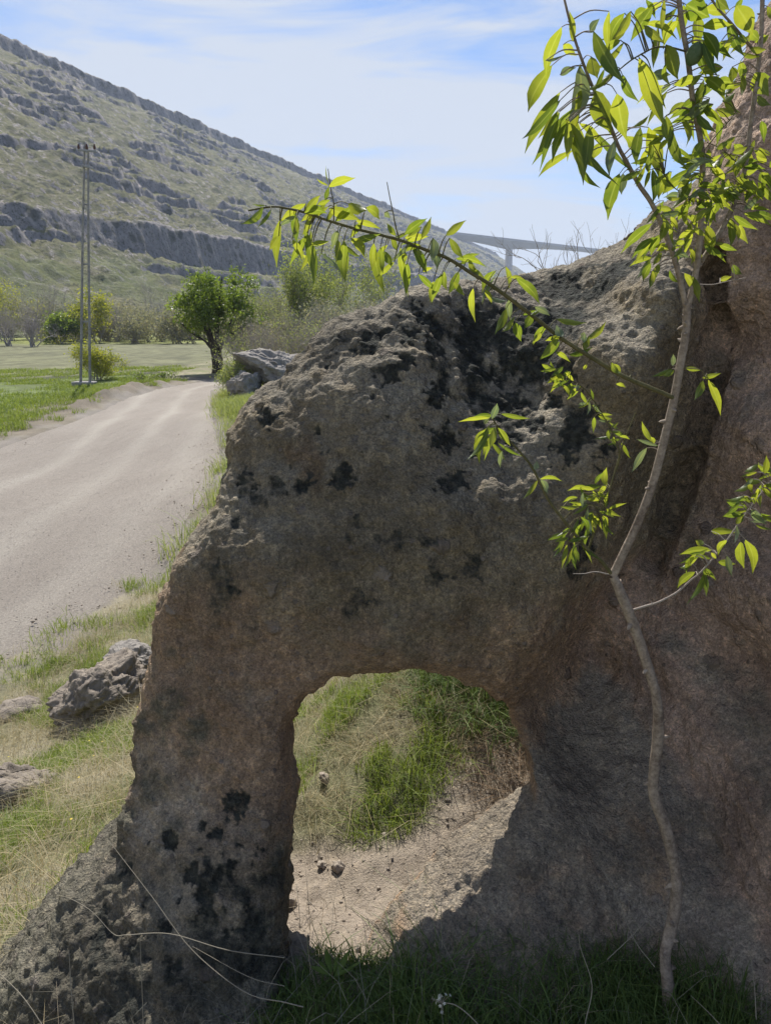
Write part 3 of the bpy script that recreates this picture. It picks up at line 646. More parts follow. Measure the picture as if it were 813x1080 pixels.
def leaf(acc, base, tip, wid, view, roll, curl, var, pale=0.0, bend=0.0):
    """one lance-shaped leaf blade with a folded midrib"""
    base = np.asarray(base, float); tip = np.asarray(tip, float); L = np.linalg.norm(tip - base); a = (tip - base) / L
    s = np.cross(a, view); s /= np.linalg.norm(s) + 1e-9; n = np.cross(s, a)
    s2 = s * math.cos(roll) + n * math.sin(roll); n2 = np.cross(s2, a); wd = wid / max(0.55, abs(math.cos(roll)))
    nl = 9; t = np.linspace(0, 1, nl)
    half = 0.39 * wd * np.sin(PI * t ** 0.80) ** (0.9 + 0.5 * t); half[0] = 0.02 * wd; half[-1] = 0
    mid = base + np.outer(t * L, a) + np.outer(np.sin(PI * t) * curl * L, n2) + np.outer(np.sin(PI * t) * bend * L * (0.5 + t), s2)
    cols = []; rib = []
    for u, lift in ((-1, .22), (-.5, .09), (0, 0), (.5, .09), (1, .22)):
        cols.append(mid + np.outer(half * u, s2) + np.outer(half * lift + 0.03 * wd * np.sin(t * 17 + u * 3) * abs(u), n2)); rib.append(np.full(nl, abs(u)))
    V = np.stack(cols, 1).reshape(-1, 3); acc.add(V, grid_faces(nl, 5), var=var, pale=pale, rib=np.stack(rib, 1).reshape(-1))

# ------------------------------------------------------------------ the young almond tree in front of the rock
def P3(L): return np.array([at_y(*q) for q in L])
tree = empty('young_almond_tree', at_y(703, 1078, 1.36), 'slim young almond tree with bright green leaves in front of the rock arch', 'tree')
TB = tree.location.copy()
BR = []     # (pixel path with depth, r0, r1, material, name)
def R_(L, y0, y1):
    n = len(L); return [(a, b, y0 + (y1 - y0) * i / (n - 1)) for i, (a, b) in enumerate(L)]
trunk_path = [(704,1092,1.35),(705,1050,1.36),(701,1010,1.38),(706,984,1.40),(712,955,1.41),(712,920,1.42),(702,875,1.43),(689,838,1.44),(690,808,1.44),(694,772,1.44),(692,735,1.44),(676,682,1.45),(657,632,1.45),(646,607,1.45)]
BR += [(trunk_path, .0135, .0098, 'bark', 'trunk'),
 (R_([(646,607),(656,586),(672,552),(688,510),(701,460),(711,418),(717,385),(723,350),(724,325)], 1.45, 1.42), .0085, .0070, 'bark', 'branch'),
 (R_([(724,328),(713,280),(700,243),(687,215),(673,194),(660,170),(652,155),(640,125),(624,90),(611,57),(602,28),(593,-8)], 1.42, 1.30), .0048, .0016, 'bark', 'branch'),
 (R_([(724,328),(733,290),(737,258),(739,225),(740,161),(731,111),(725,62),(718,20),(713,-25)], 1.42, 1.36), .0055, .0038, 'bark', 'branch'),
 (R_([(735,282),(748,262),(768,228),(784,182),(790,141),(797,85),(802,40),(804,-20)], 1.42, 1.46), .0045, .0036, 'bark', 'branch'),
 (R_([(798,57),(785,42),(772,26),(757,9),(742,-12)], 1.45, 1.38), .0026, .0016, 'bark', 'branch'),
 (R_([(722,54),(706,50),(691,50),(680,55),(666,63),(650,76),(637,90)], 1.37, 1.28), .0016, .0009, 'twig', 'branch'),
 (R_([(711,420),(690,411),(657,397),(625,378),(592,357),(556,329),(521,303),(497,288),(473,273),(448,263),(424,254),(398,247),(370,240),(345,232),(321,224),(303,220),(287,218),(262,222)], 1.43, 1.16), .0042, .0013, 'twig', 'branch'),
 (R_([(645,606),(632,590),(618,578),(597,552),(578,527),(561,493),(542,470),(525,451),(518,438)], 1.45, 1.30), .0040, .0012, 'twig', 'branch'),
 (R_([(620,580),(626,562),(632,545),(639,527),(648,498),(656,470),(666,445),(670,435)], 1.44, 1.42), .0024, .0010, 'twig', 'branch'),
 (R_([(650,495),(653,478),(645,455),(632,432),(618,412),(604,402),(588,392)], 1.43, 1.36), .0016, .0009, 'twig', 'branch'),
 (R_([(668,643),(681,639),(694,635),(713,625),(728,612),(740,602),(761,577),(782,547),(800,523),(820,498)], 1.45, 1.34), .0026, .0012, 'pale_twig', 'branch'),
 (R_([(643,606),(628,603),(616,605),(604,605)], 1.45, 1.44), .0013, .0007, 'pale_twig', 'branch'),
 (R_([(421,252),(417,238),(414,222),(411,208),(408,192)], 1.24, 1.22), .0012, .0006, 'twig', 'branch'),
 (R_([(352,234),(352,215),(349,200),(346,178)], 1.21, 1.19), .0011, .0006, 'twig', 'branch'),
 (R_([(722,388),(738,390),(744,399)], 1.42, 1.40), .0010, .0007, 'twig', 'branch'),
 (R_([(738,300),(752,300),(770,296),(786,293)], 1.42, 1.38), .0009, .0006, 'pale_twig', 'branch'),
 (R_([(788,175),(775,170),(762,158),(745,150)], 1.45, 1.40), .0010, .0006, 'twig', 'branch'),
 (R_([(738,215),(722,205),(708,196),(700,184)], 1.42, 1.36), .0010, .0006, 'twig', 'branch'),
 (R_([(741,160),(757,140),(768,128),(776,118)], 1.41, 1.40), .0010, .0006, 'twig', 'branch'),
]
paths = []
for L, r0, r1, mt, nm in BR:
    p = P3(L); paths.append((np.array([(a, b) for a, b, c in L], float), p))
kids = []
for i, (L, r0, r1, mt, nm) in enumerate(BR):
    p = paths[i][1]; n = len(p); rr = np.linspace(r0, r1, n)
    if nm == 'trunk': rr *= 1 + 0.10 * np.sin(np.arange(n) * 2.3)
    a = Acc(); V, Q = tube(p, rr, 10 if r0 > .004 else 6, 6)
    V += (fbm(V, 60, 2) * 0.10 * (r0 if r0 > .003 else 0))[:, None] * 0.8
    a.add(V, Q)
    # buds, knots and scars along the wood
    for k in range(int(3 + n * (1.2 if r0 > .003 else 0.6))):
        j = RNG.integers(0, n - 1); t = RNG.random(); c = p[j] * (1 - t) + p[j + 1] * t; r = rr[j]
        dv = RNG.normal(size=3); dv /= np.linalg.norm(dv); e = c + dv * r * (1.5 + RNG.random() * 0.9)
        V, Q = tube([c, c + (e - c) * .7, e], [r * .6, r * .42, r * .08], 6, 1); a.add(V, Q)
    kids.append((a, M[mt], nm))
LV = []      # leaves: px base, px tip, width px, pale
def reg(ox, oy, sc, items, pale=()):
    for it in items:
        x0, y0, x1, y1, wd = it[:5]; LV.append((ox + x0 / sc, oy + y0 / sc, ox + x1 / sc, oy + y1 / sc, wd / sc, it[5] if len(it) > 5 else 0))
reg(240, 170, 3.695, [(140,180,50,245,34),(170,190,115,262,18),(150,172,92,165,9),(203,230,193,418,40),(258,198,272,325,40),(300,195,362,132,36),(395,100,500,65,38),(380,150,395,95,22),(392,95,345,65,10),
 (394,90,384,15,6),(300,200,390,205,42),(310,290,240,410,34),(300,265,335,490,48),(320,220,290,290,32),(325,270,318,400,22),(325,325,398,312,24),(430,270,405,345,34,1),(395,185,520,232,52),(470,165,545,190,48),
 (500,232,600,265,28),(430,305,420,400,34),(455,310,460,472,58),(480,300,535,378,44),(488,315,600,282,34),(540,180,592,228,42),(570,320,560,430,38),(568,325,612,520,46),(612,200,635,222,26,1),(690,285,780,222,38),
 (690,298,785,292,38),(700,395,692,530,38),(690,355,688,402,28),(722,335,777,442,44),(610,350,640,412,38),(800,300,795,392,44,1),(760,430,800,415,20),(802,468,790,552,32),(350,170,402,150,22),(355,215,395,120,20),
 (270,220,250,300,26),(240,205,205,235,18),(640,300,662,352,26),(520,240,480,300,30),(655,290,620,240,26),(385,235,430,165,22),(420,235,500,165,34)])
reg(240, 170, 1.848, [(430,85,482,102,14),(408,75,370,90,14),(425,145,465,115,18),(432,150,460,190,18),(445,190,505,207,16),(455,200,492,180,18),(400,165,408,210,22,1),(360,160,388,215,18),(337,168,352,265,18),(378,150,397,108,16),
 (417,220,397,277,18),(450,215,430,260,20),(422,215,428,252,16),(478,248,483,315,16),(500,230,478,205,16),(523,213,496,257,16),(495,280,525,218,9,1),(542,205,548,250,12),(562,228,608,280,22),(550,225,580,232,9),
 (508,265,546,272,11,1),(548,270,552,312,17,1),(542,288,520,338,20),(560,315,572,352,22),(535,332,560,302,14),(592,298,578,327,20),(598,284,628,302,15,1),(622,320,595,358,16),(640,308,700,315,14),(652,342,640,318,20,1),
 (698,348,737,312,16),(647,352,608,387,18),(643,345,618,350,10),(690,345,694,333,14,1),(665,378,712,362,14),(747,392,767,415,14),(470,190,490,225,14),(500,250,515,280,12),(440,235,462,262,14),(575,300,602,290,9),
 (590,300,612,285,8),(612,395,640,410,10),(640,372,668,392,12),(655,400,632,420,12),(668,410,650,425,10)])
reg(540, 0, 2.978, [(155,85,105,252,44),(190,130,178,32,24),(125,205,50,352,52),(105,190,165,172,10,1),(160,140,202,176,32),(255,98,355,268,48),(243,102,275,58,28,1),(248,178,268,246,46),(212,205,165,402,62,1),(150,235,202,212,26,1),
 (262,285,310,422,76),(328,295,358,442,66),(240,282,195,345,52),(150,290,38,485,46),(140,350,60,520,36),(150,350,85,540,24),(168,375,222,582,54),(155,430,148,586,34),(242,400,225,540,42),(200,380,252,470,32),(127,455,120,550,32),
 (280,448,250,505,36),(322,440,305,556,34,1),(337,545,300,692,52),(347,545,343,612,36,1),(398,182,480,402,64),(360,428,385,492,42),(402,400,390,522,38),(427,400,458,556,58),(440,530,438,642,30),(440,20,370,132,42),(470,8,400,62,30),
 (477,-5,470,112,18),(457,85,442,216,28),(482,140,520,252,52),(503,60,470,132,18),(440,232,497,235,36,1),(480,200,497,270,20),(545,15,620,55,74),(597,82,692,78,36),(702,18,755,112,66),(722,-5,698,42,20),(640,-5,682,32,32),
 (600,128,630,268,30),(600,242,667,320,42),(620,308,580,372,26),(690,118,660,192,20),(640,345,707,358,30),(652,370,640,462,24),(572,372,492,392,20),(495,400,547,532,36),(600,440,560,502,32),(500,540,460,626,46),(562,540,470,612,36),
 (588,395,612,445,22),(690,210,690,262,32),(722,235,720,302,22),(762,228,805,302,62),(782,380,790,452,24),(780,540,775,622,28),(740,558,735,642,30),(690,570,670,642,24),(438,702,340,797,34),(432,810,390,877,24),(462,738,435,802,42),
 (502,758,455,802,22),(440,850,437,902,16),(482,690,462,762,32),(540,858,587,952,36),(612,708,620,802,42),(650,770,707,787,24),(510,780,552,758,24),(520,692,567,620,28),(690,832,722,862,26),(650,880,690,868,20),(660,560,620,580,20),
 (690,480,740,460,24),(720,500,700,560,24),(760,470,800,500,26),(640,470,690,440,22),(650,500,620,540,22),(600,620,660,640,22),(540,640,500,700,24),(560,700,540,770,26),(620,640,640,700,20),(760,440,740,490,18),(800,540,810,600,22),
 (700,430,660,450,18),(560,270,600,230,20),(580,200,560,130,18,1),(760,130,800,110,22),(770,300,812,330,26),(770,260,810,240,40),(700,250,660,300,22),(720,130,680,150,24),(800,20,812,60,20),(660,320,700,290,22),(460,470,500,430,20),
 (380,400,430,360,16),(470,60,520,20,24),(420,0,450,60,20),(575,0,610,-30,30)])
reg(470, 350, 2.370, [(110,215,30,225,13),(120,210,62,216,15),(115,218,128,178,22,1),(95,230,112,212,18,1),(138,205,212,216,15),(108,235,50,322,20),(103,240,85,330,30),(122,240,110,292,24),(130,240,162,286,22),(98,245,70,282,15),
 (140,298,136,340,15,1),(222,345,228,322,18,1),(235,368,292,374,13),(238,370,255,405,24,1),(230,370,192,418,15),(345,45,360,10,20),(282,15,235,66,24),(240,0,215,30,18),(262,20,290,8,14),(345,95,352,80,10),(345,5,345,28,18,1),(420,80,437,110,22),
 (425,130,450,140,12),(565,92,512,112,13),(570,95,543,112,16),(566,85,568,55,16,1),(598,90,640,96,15),(640,115,688,103,16),(642,122,620,172,24),(655,120,686,212,24),(655,108,680,100,14,1),(530,285,475,268,13,1),(502,290,463,352,22,1),(515,275,489,222,17),
 (520,280,512,262,12),(665,545,582,557,24),(645,530,622,520,22),(662,498,737,502,24),(748,520,765,607,32),(735,525,745,592,32),(622,600,577,642,24),(650,588,600,682,20),(680,575,725,580,22),(612,580,583,590,16),(650,610,650,662,16),
 (702,560,715,612,22,1),(745,458,690,462,22),(745,440,700,424,18),(762,445,802,482,26,1),(770,430,778,400,20),(790,372,742,364,20),(795,355,800,308,20),(780,330,745,350,18),(800,380,815,400,18),(482,827,434,826,12),(482,815,440,798,16),
 (475,822,452,836,10),(398,385,402,338,22),(388,385,333,390,18),(372,380,395,350,14),(620,560,600,605,18),(700,520,680,560,22),(725,480,745,455,20)])
def fill(px, py, r, n, Lr, wr, down=0.5):
    for _ in range(n):
        a = RNG.random() * 2 * PI; q = r * math.sqrt(RNG.random()); x, y = px + q * math.cos(a), py + q * math.sin(a)
        an = a * 0.7 + RNG.normal() * 0.6; L = Lr * (0.6 + 0.7 * RNG.random())
        LV.append((x, y, x + L * math.cos(an), y + L * (math.sin(an) * (1 - down) + down), wr * (0.55 + .5 * RNG.random()), float(RNG.random() < 0.08)))
fill(624, 536, 20, 40, 20, 7, 0.1); fill(607, 568, 14, 18, 22, 7, 0.5)
for q in [(582,392),(590,400),(600,402),(612,412),(622,424),(630,436),(640,448),(648,456),(655,466)]: fill(q[0], q[1], 7, 5, 15, 5.5, 0.15)
fill(742, 190, 26, 34, 26, 9, 0.25); fill(765, 180, 26, 22, 24, 9, 0.25); fill(715, 225, 22, 18, 24, 8, 0.3); fill(700, 150, 18, 10, 24, 8, 0.3)
fill(800, 175, 20, 16, 26, 10, 0.3); fill(735, 255, 18, 14, 22, 8, 0.3); fill(780, 50, 25, 10, 26, 10, 0.3); fill(690, 180, 18, 8, 22, 8, .4)
fill(785, 540, 18, 14, 20, 7, 0.2); fill(745, 590, 14, 10, 18, 6, 0.3); fill(600, 170, 22, 12, 34, 10, 0.8); fill(805, 505, 14, 14, 20, 8, 0.1); fill(520, 460, 10, 8, 22, 7, .5); fill(600, 125, 28, 14, 42, 12, 1.0); fill(655, 60, 30, 6, 34, 10, .7); fill(712, 110, 30, 14, 32, 10, .7); fill(760, 95, 30, 18, 34, 12, .4); fill(775, 215, 28, 22, 24, 9, .3); fill(700, 265, 22, 14, 24, 9, .4); fill(665, 15, 25, 12, 38, 13, .6); fill(740, 20, 30, 12, 34, 14, .4); fill(330, 240, 40, 10, 24, 9, .7); fill(430, 262, 30, 10, 22, 8, .6)
foli = [Acc() for _ in BR]
LEAFY = [i for i in range(1, len(BR)) if i != 12]
for (x0, y0, x1, y1, wd, pale) in LV:
    best = (1e9, 0, None, None)
    for i in LEAFY:
        q, p3 = paths[i]
        for k in range(len(q) - 1):
            e = q[k + 1] - q[k]; t = min(1, max(0, ((x0 - q[k][0]) * e[0] + (y0 - q[k][1]) * e[1]) / (e @ e)))
            c = q[k] + e * t; dd = math.hypot(c[0] - x0, c[1] - y0)
            if dd < best[0]: best = (dd, i, p3[k] * (1 - t) + p3[k + 1] * t, c)
    dd, i, c3, c2 = best
    if dd > 48: continue
    L2 = math.hypot(x1 - x0, y1 - y0)
    dy = RNG.normal() * 0.018 + min(dd, 30) / FPX * RNG.normal() * 0.5
    b3 = at_y(x0, y0, c3[1] + dy); ty = b3[1] + RNG.uniform(-0.45, 0.45) * L2 / FPX * b3[1]
    t3 = at_y(x1, y1, ty); w3 = wd / FPX * b3[1]
    view = (b3 - CAM) / np.linalg.norm(b3 - CAM)
    leaf(foli[i], b3, t3, w3, view, RNG.uniform(-0.75, 0.75), RNG.uniform(0.0, 0.20), float(np.clip(RNG.random(), 0, 1)), pale, RNG.uniform(-.055, .055))
    if dd > 1.5:
        m = (c3 + b3) / 2 + np.array([0, 0, 0.12 * np.linalg.norm(c3 - b3)])
        V, Q = tube([c3, m, b3], [.0009, .0007, .0006] if dd < 20 else [.0013, .001, .0007], 5, 4); kids[i][0].add(V, Q)
for i, (a, mt, nm) in enumerate(kids):
    o = a.build(nm, mt, tree); o.matrix_parent_inverse.identity(); o.data.transform(__import__('mathutils').Matrix.Translation(-TB))
    if foli[i].n:
        f = foli[i].build('foliage', M['leaf'], o); f.data.transform(__import__('mathutils').Matrix.Translation(-TB))
# the unripe almond
def lump(name, size, mat, parent=None, seed=0.0, lev=4, rough=0.35, flat=0.0, freq=1.6, cuts=0):
    """irregular stone or fruit: cube sphere pushed by noise and cut by planes"""
    import bmesh
    bm = bmesh.new(); bmesh.ops.create_icosphere(bm, subdivisions=lev, radius=1.0)
    V = np.array([v.co[:] for v in bm.verts]); D = V.copy(); r = np.ones(len(V))
    rs_ = np.random.default_rng(int(seed * 97 + 5))
    for _ in range(cuts):
        n = rs_.normal(size=3); n /= np.linalg.norm(n); dd = rs_.uniform(0.55, 0.85); k = D @ n
        r = np.minimum(r, np.where(k > 0.05, dd / np.maximum(k, 0.05), 9))
    r = r * (1 + rough * 0.5 * fbm(D, freq, 5, 0.55, seed * 13.7 + 3) + rough * 0.10 * fbm(D * np.array([1, 1, 1.8]), freq * 4, 5, 0.65, seed) - 0.05 * rough * np.abs(fbm(D, freq * 3, 4, 0.6, seed + 9)))
    V = D * r[:, None] * np.array(size)
    if flat: V[:, 2] = np.maximum(V[:, 2], -size[2] * (1 - flat))
    for v, c in zip(bm.verts, V): v.co = c
    me = bpy.data.meshes.new(name); bm.to_mesh(me); bm.free()
    me.polygons.foreach_set('use_smooth', np.ones(len(me.polygons), bool)); me.materials.append(mat)
    o = bpy.data.objects.new(name, me); COL.objects.link(o)
    if parent is not None: o.parent = parent
    return o
fr = lump('almond_fruit', (.0125, .009, .018), M['fruit'], tree, 2, 4, 0.08); fr.location = Vector(at_y(732, 57, 1.35)) - TB; fr.rotation_euler = (0, rad(25), 0)

# ------------------------------------------------------------------ boulders and stones
def rest(o, x, y, sink): o.location = (x, y, float(T(np.array([x]), np.array([y]))[0]) + sink)
b = lump('boulder', (1.65, 1.2, 1.05), M['boulder_far'], None, 4, 6, 0.5, 0, 1.3, 7); b.location = (-4.0, 30.0, -0.55); b.rotation_euler = (0.1, 0.25, 0.4)
set_props(b, 'large pale grey boulder beside the road behind the arch', 'boulder')
b = lump('boulder', (0.75, .7, 0.62), M['boulder_far'], None, 9, 6, 0.5, 0, 1.4, 6); b.location = (-5.1, 28.6, -1.05); b.rotation_euler = (0, -.2, 1.4)
set_props(b, 'smaller shaded boulder at the left foot of the large roadside boulder', 'boulder')
b = lump('boulder', (0.36, .30, 0.25), M['boulder'], None, 13, 6, 0.55, 0, 1.7, 8); rest(b, -2.02, 4.95, 0.12); b.rotation_euler = (0.2, -0.45, 0.9)
set_props(b, 'jagged brown boulder in the grass between the road and the arch', 'boulder')
b = lump('boulder', (0.21, .2, 0.15), M['boulder_far'], None, 17, 6, 0.4, 0, 1.5, 7); rest(b, -1.92, 5.35, 0.22); b.rotation_euler = (0.2, 0.3, 0.2)
set_props(b, 'pale sunlit rock on top behind the jagged brown boulder', 'boulder')
b = lump('boulder', (0.30, .24, 0.17), M['boulder'], None, 23, 6, 0.5, 0, 1.6, 8); rest(b, -1.98, 3.55, 0.04); b.rotation_euler = (0.1, 0.15, 0.2)
set_props(b, 'dark cracked rock in the grass at the left edge of the photo', 'boulder')
b = lump('boulder', (0.20, .16, 0.09), M['boulder'], None, 27, 4, 0.4, 0, 1.6, 6); rest(b, -2.75, 5.3, 0.02)
set_props(b, 'low flat rock left of the jagged brown boulder', 'boulder')
def stone(px, py, size, label, seed, sy=0.9, sz=.7, y=None):
    # find the ground under that place
    d = ray(px, py); lo = 0.5
    p = ground_at(px, py)
    o = lump('stone', (size, size * sy, size * sz), M['stone'], None, seed, 4, 0.4, 0, 1.8, 6); rest(o, p[0], p[1], size * sz * 0.35)
    o.rotation_euler = (RNG.random(), RNG.random(), RNG.random() * 6)
    if label: set_props(o, label, 'stone')
    return o
stone(357, 914, .022, 'tan block shaped stone at the left of the dirt seen through the arch', 31, .9, .95)
stone(343, 829, .024, 'tilted pale grey stone in the grass at the left of the arch opening', 32, .6, 1.1)
stone(308, 958, .020, 'pale stone beside the left leg of the arch', 33)
stone(340, 912, .016, 'small grey stone left of the tan block shaped stone', 34)
stone(377, 1001, .012, 'small stone low in the dirt near the threshold of the arch', 35)
stone(407, 880, .013, 'pale stone at the border of grass and dirt in the arch', 36)
base_st = [lump('stone', (1, .85, .65), M['stone'], None, 40 + k, 3, 0.4, 0, 1.7, 6) for k in range(5)]
cnt = 0
while cnt < 110:
    x, y = RNG.uniform(-.42, .75), RNG.uniform(1.52, 2.6)
    if dirtmask(np.array([x]), np.array([y]))[0] < 0.6: continue
    src = base_st[cnt % 5]; o = src if cnt < 5 else src.copy()
    if cnt >= 5: COL.objects.link(o)
    s = 0.003 + 0.007 * RNG.random() ** 2.5; o.scale = (s, s, s); rest(o, x, y, s * 0.1); o.rotation_euler = (RNG.random() * .5, RNG.random() * .5, RNG.random() * 6)
    set_props(o, 'tiny pale pebble lying on the bare dirt beyond the arch', 'pebble', 'pebbles on the dirt beyond the arch'); o.name = 'pebble'; cnt += 1
# loose gravel nobody could count, on the road shoulder and in the dirt
def gravel(name, n, box, smin, smax, cond, mat):
    x = RNG.uniform(box[0], box[1], n); y = RNG.uniform(box[2], box[3], n); m = cond(x, y); x, y = x[m], y[m]; n = len(x)
    z = T(x, y); s = smin + (smax - smin) * RNG.random(n) ** 4
    oc = np.array([(1,0,0),(0,1,0),(-1,0,0),(0,-1,0),(0,0,.8),(0,0,-.8)]); fc = np.array([(0,1,4),(1,2,4),(2,3,4),(3,0,4),(1,0,5),(2,1,5),(3,2,5),(0,3,5)])
    V = oc[None] * s[:, None, None] * RNG.uniform(.6, 1.3, (n, 6, 1)); a = RNG.random(n) * 6.28; c, s_ = np.cos(a)[:, None], np.sin(a)[:, None]
    V = np.stack([V[..., 0] * c - V[..., 1] * s_, V[..., 0] * s_ + V[..., 1] * c, V[..., 2]], -1) + np.stack([x, y, z], -1)[:, None]
    F = fc[None] + (np.arange(n) * 6)[:, None, None]
    o = mesh_np(name, V.reshape(-1, 3), F.reshape(-1, 3), mat, smooth=False); o['kind'] = 'stuff'; return o
g = gravel('gravel', 9000, (-.9, 1.1, 1.45, 3.0), .001, .0075, lambda x, y: dirtmask(x, y) > .25, M['stone'])
set_props(g, 'fine loose gravel on the dirt beyond the arch', 'gravel')
g = gravel('roadside_gravel', 14000, (-9, -1.5, 4.5, 20), .004, .022, lambda x, y: np.abs(road_sd(x, y) - 0.1) < 0.5 + 0.3 * RNG.normal(size=len(x)), M['stone'])
set_props(g, 'loose stones along the shoulder of the gravel road', 'gravel')

g = gravel('road_gravel', 16000, (-9.5, -2.5, 4.5, 16), .002, .010, lambda x, y: road_sd(x, y) < 0.1, M['road_stone'])
set_props(g, 'fine loose stones lying all over the gravel road', 'gravel')
# ------------------------------------------------------------------ grass
def blades(name, x, y, h, wd, lean, mat, label, curve=0.5, z=None, cat='grass'):
    n = len(x); z = T(x, y) - 0.004 if z is None else z
    a = RNG.random(n) * 2 * PI; la = RNG.random(n) * 2 * PI
    side = np.stack([np.cos(a), np.sin(a), 0 * a], -1); ld = np.stack([np.cos(la), np.sin(la), 0 * a], -1)
    L = (lean * np.abs(RNG.normal(size=n)))[:, None]; b = np.stack([x, y, z], -1); h = h[:, None]; wd = wd[:, None]
    up = np.array([0, 0, 1.0])
    p1 = b + up * h * .45 + ld * L * h * .25; p2 = b + up * h * (.85 - .25 * L * curve) + ld * L * h * .75; p3 = b + up * h * (1.0 - .6 * np.minimum(L, 1.3) * curve) + ld * L * h * 1.35
    V = np.stack([b - side * wd * .5, b + side * wd * .5, p1 - side * wd * .45, p1 + side * wd * .45, p2 - side * wd * .28, p2 + side * wd * .28, p3], 1)
    k = (np.arange(n) * 7)[:, None]
    Q = np.concatenate([k + [0, 1, 3, 2], k + [2, 3, 5, 4]]); Tt = k + [4, 5, 6]
    var = np.repeat(np.clip(RNG.normal(.5, .28, n), 0, 1), 7)
    o = mesh_np(name, V.reshape(-1, 3), [Q, Tt], mat, attrs={'var': var}); set_props(o, label, cat, None, 'stuff'); return o
def scatter(n, box, dens):
    x = RNG.uniform(box[0], box[1], n); y = RNG.uniform(box[2], box[3], n); k = RNG.random(n) < dens(x, y); return x[k], y[k]
def pn(x, y, s, off=0.0, o=3): return fbm(np.stack([x, y, 0 * x], -1), s, o, 0.6, off)
inrock = lambda x, y: (y < 1.0 + FRONT(x, 0 * x + .02)) * 0
def verge(x, y):
    rs = road_sd(x, y); n = pn(x, y, 1.6, 3.0)
    return sstep(-0.05, 0.9, rs + pn(x, y, 2.5, 8.) * .5) * (0.45 + 0.9 * sstep(-.3, .4, n + .1)) * (1 - dirtmask(x, y)) * (x < np.interp(y, [1.3, 2.5, 5, 9], [-.55, -.45, -.4, -.2]) )
def green(x, y): return verge(x, y) * sstep(-.25, .3, pn(x, y, 1.1, 21.) - .02)
def dryf(x, y): return verge(x, y) * sstep(.35, -.25, pn(x, y, 1.1, 21.) - .1)
x, y = scatter(260000, (-4.4, -.4, 1.2, 6.5), green); n = len(x)
blades('verge_grass', x, y, RNG.uniform(.03, .10, n), RNG.uniform(.0018, .004, n), .7, M['grass'], 'short sunlit green grass on the bank left of the arch')
x, y = scatter(120000, (-4.4, -.4, 1.2, 9.5), dryf); n = len(x)
blades('dry_verge_grass', x, y, RNG.uniform(.04, .16, n), RNG.uniform(.0012, .003, n), 1.3, M['straw'], 'matted dry straw between the green grass left of the arch')
x, y = scatter(70000, (-3.9, -.3, 6.0, 11.5), green); n = len(x)
blades('far_verge_grass', x, y, RNG.uniform(.05, .14, n), RNG.uniform(.004, .007, n), .7, M['grass'], 'green grass along the road edge further up the verge')
def bank(x, y): return (1 - dirtmask(x, y)) * (x > np.interp(y, [1.3, 2.5, 5], [-.6, -.7, -1.0])) * sstep(1.78, 1.9, y + .25 * (x < -.2) )
x, y = scatter(150000, (-1.0, 1.2, 1.8, 4.2), lambda x, y: bank(x, y) * sstep(-.05, .30, pn(x, y, 3.2, 33.) + .02)); n = len(x)
blades('bank_grass', x, y, RNG.uniform(.015, .07, n), RNG.uniform(.0012, .003, n), .9, M['grass'], 'green grass on the bank seen through the arch')
x, y = scatter(110000, (-1.0, 1.2, 1.8, 4.2), lambda x, y: bank(x, y) * sstep(.30, -.15, pn(x, y, 3.2, 33.) - .05) * (0.2 + .8 * sstep(-.3, .1, pn(x, y, 9., 3.)))); n = len(x)
blades('dry_bank_grass', x, y, RNG.uniform(.02, .07, n), RNG.uniform(.0007, .0016, n), 1.6, M['straw'], 'matted dry grass on the bank seen through the arch')
qb = ground_at(525, 805)
x, y = scatter(9000, (qb[0] - .25, qb[0] + .4, qb[1] - .25, qb[1] + .35), lambda x, y: sstep(.25, .08, np.hypot(x - qb[0] - .05, y - qb[1])) * .8); n = len(x)
blades('dry_roots', x, y, RNG.uniform(.015, .06, n), RNG.uniform(.0008, .002, n), 1.6, M['root'], 'brown dry roots and litter on the broken bank at the right of the opening')
x, y = scatter(30000, (.0, .95, 2.1, 3.1), lambda x, y: sstep(.42, .15, np.hypot((x - .45) / 1.0, (y - 2.5) / .9) + .15 * pn(x, y, 5., 3.))); n = len(x)
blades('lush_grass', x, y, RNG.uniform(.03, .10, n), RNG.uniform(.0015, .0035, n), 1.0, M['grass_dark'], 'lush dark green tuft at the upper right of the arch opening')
def fore(x, y):
    yf = FRONT(x, 0 * x + .05)
    return sstep(1.54, 1.46, y - 0.30 * sstep(.2, .5, x) + .05 * pn(x, y, 6.)) * sstep(-.32, -.15, x + .1 * pn(x, y, 5.)) * (0.35 + sstep(-.3, .2, pn(x, y, 3., 9.)))* (1 - .75 * sstep(.72, .85, x))
x, y = scatter(70000, (-.45, 1.6, .85, 1.85), fore); n = len(x)
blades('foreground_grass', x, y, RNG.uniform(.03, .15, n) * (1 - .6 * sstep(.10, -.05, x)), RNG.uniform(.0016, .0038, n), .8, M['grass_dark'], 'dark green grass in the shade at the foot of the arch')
x, y = scatter(3000, (-.9, 1.6, .8, 1.75), lambda x, y: 0.5 + 0 * x); n = len(x)
blades('foreground_straw', x, y, RNG.uniform(.06, .20, n), RNG.uniform(.0009, .0018, n), 1.1, M['straw_grey'], 'thin withered blades scattered in the shaded foreground grass')
x, y = scatter(60000, (-15, -9.6, 16, 38), lambda x, y: sstep(.5, 1.3, road_sd(x, y) + pn(x, y, .6) * 1.2) * sstep(4.0, 2.2, road_sd(x, y) + pn(x, y, .4, 5.) * 1.5) * sstep(-.1, .15, pn(x, y, .7, 44.) + .1 + .12 * (y < 26))); n = len(x)
blades('roadside_grass', x, y, RNG.uniform(.06, .24, n), RNG.uniform(.008, .02, n), .8, M['grass'], 'green grass between the road and the field')
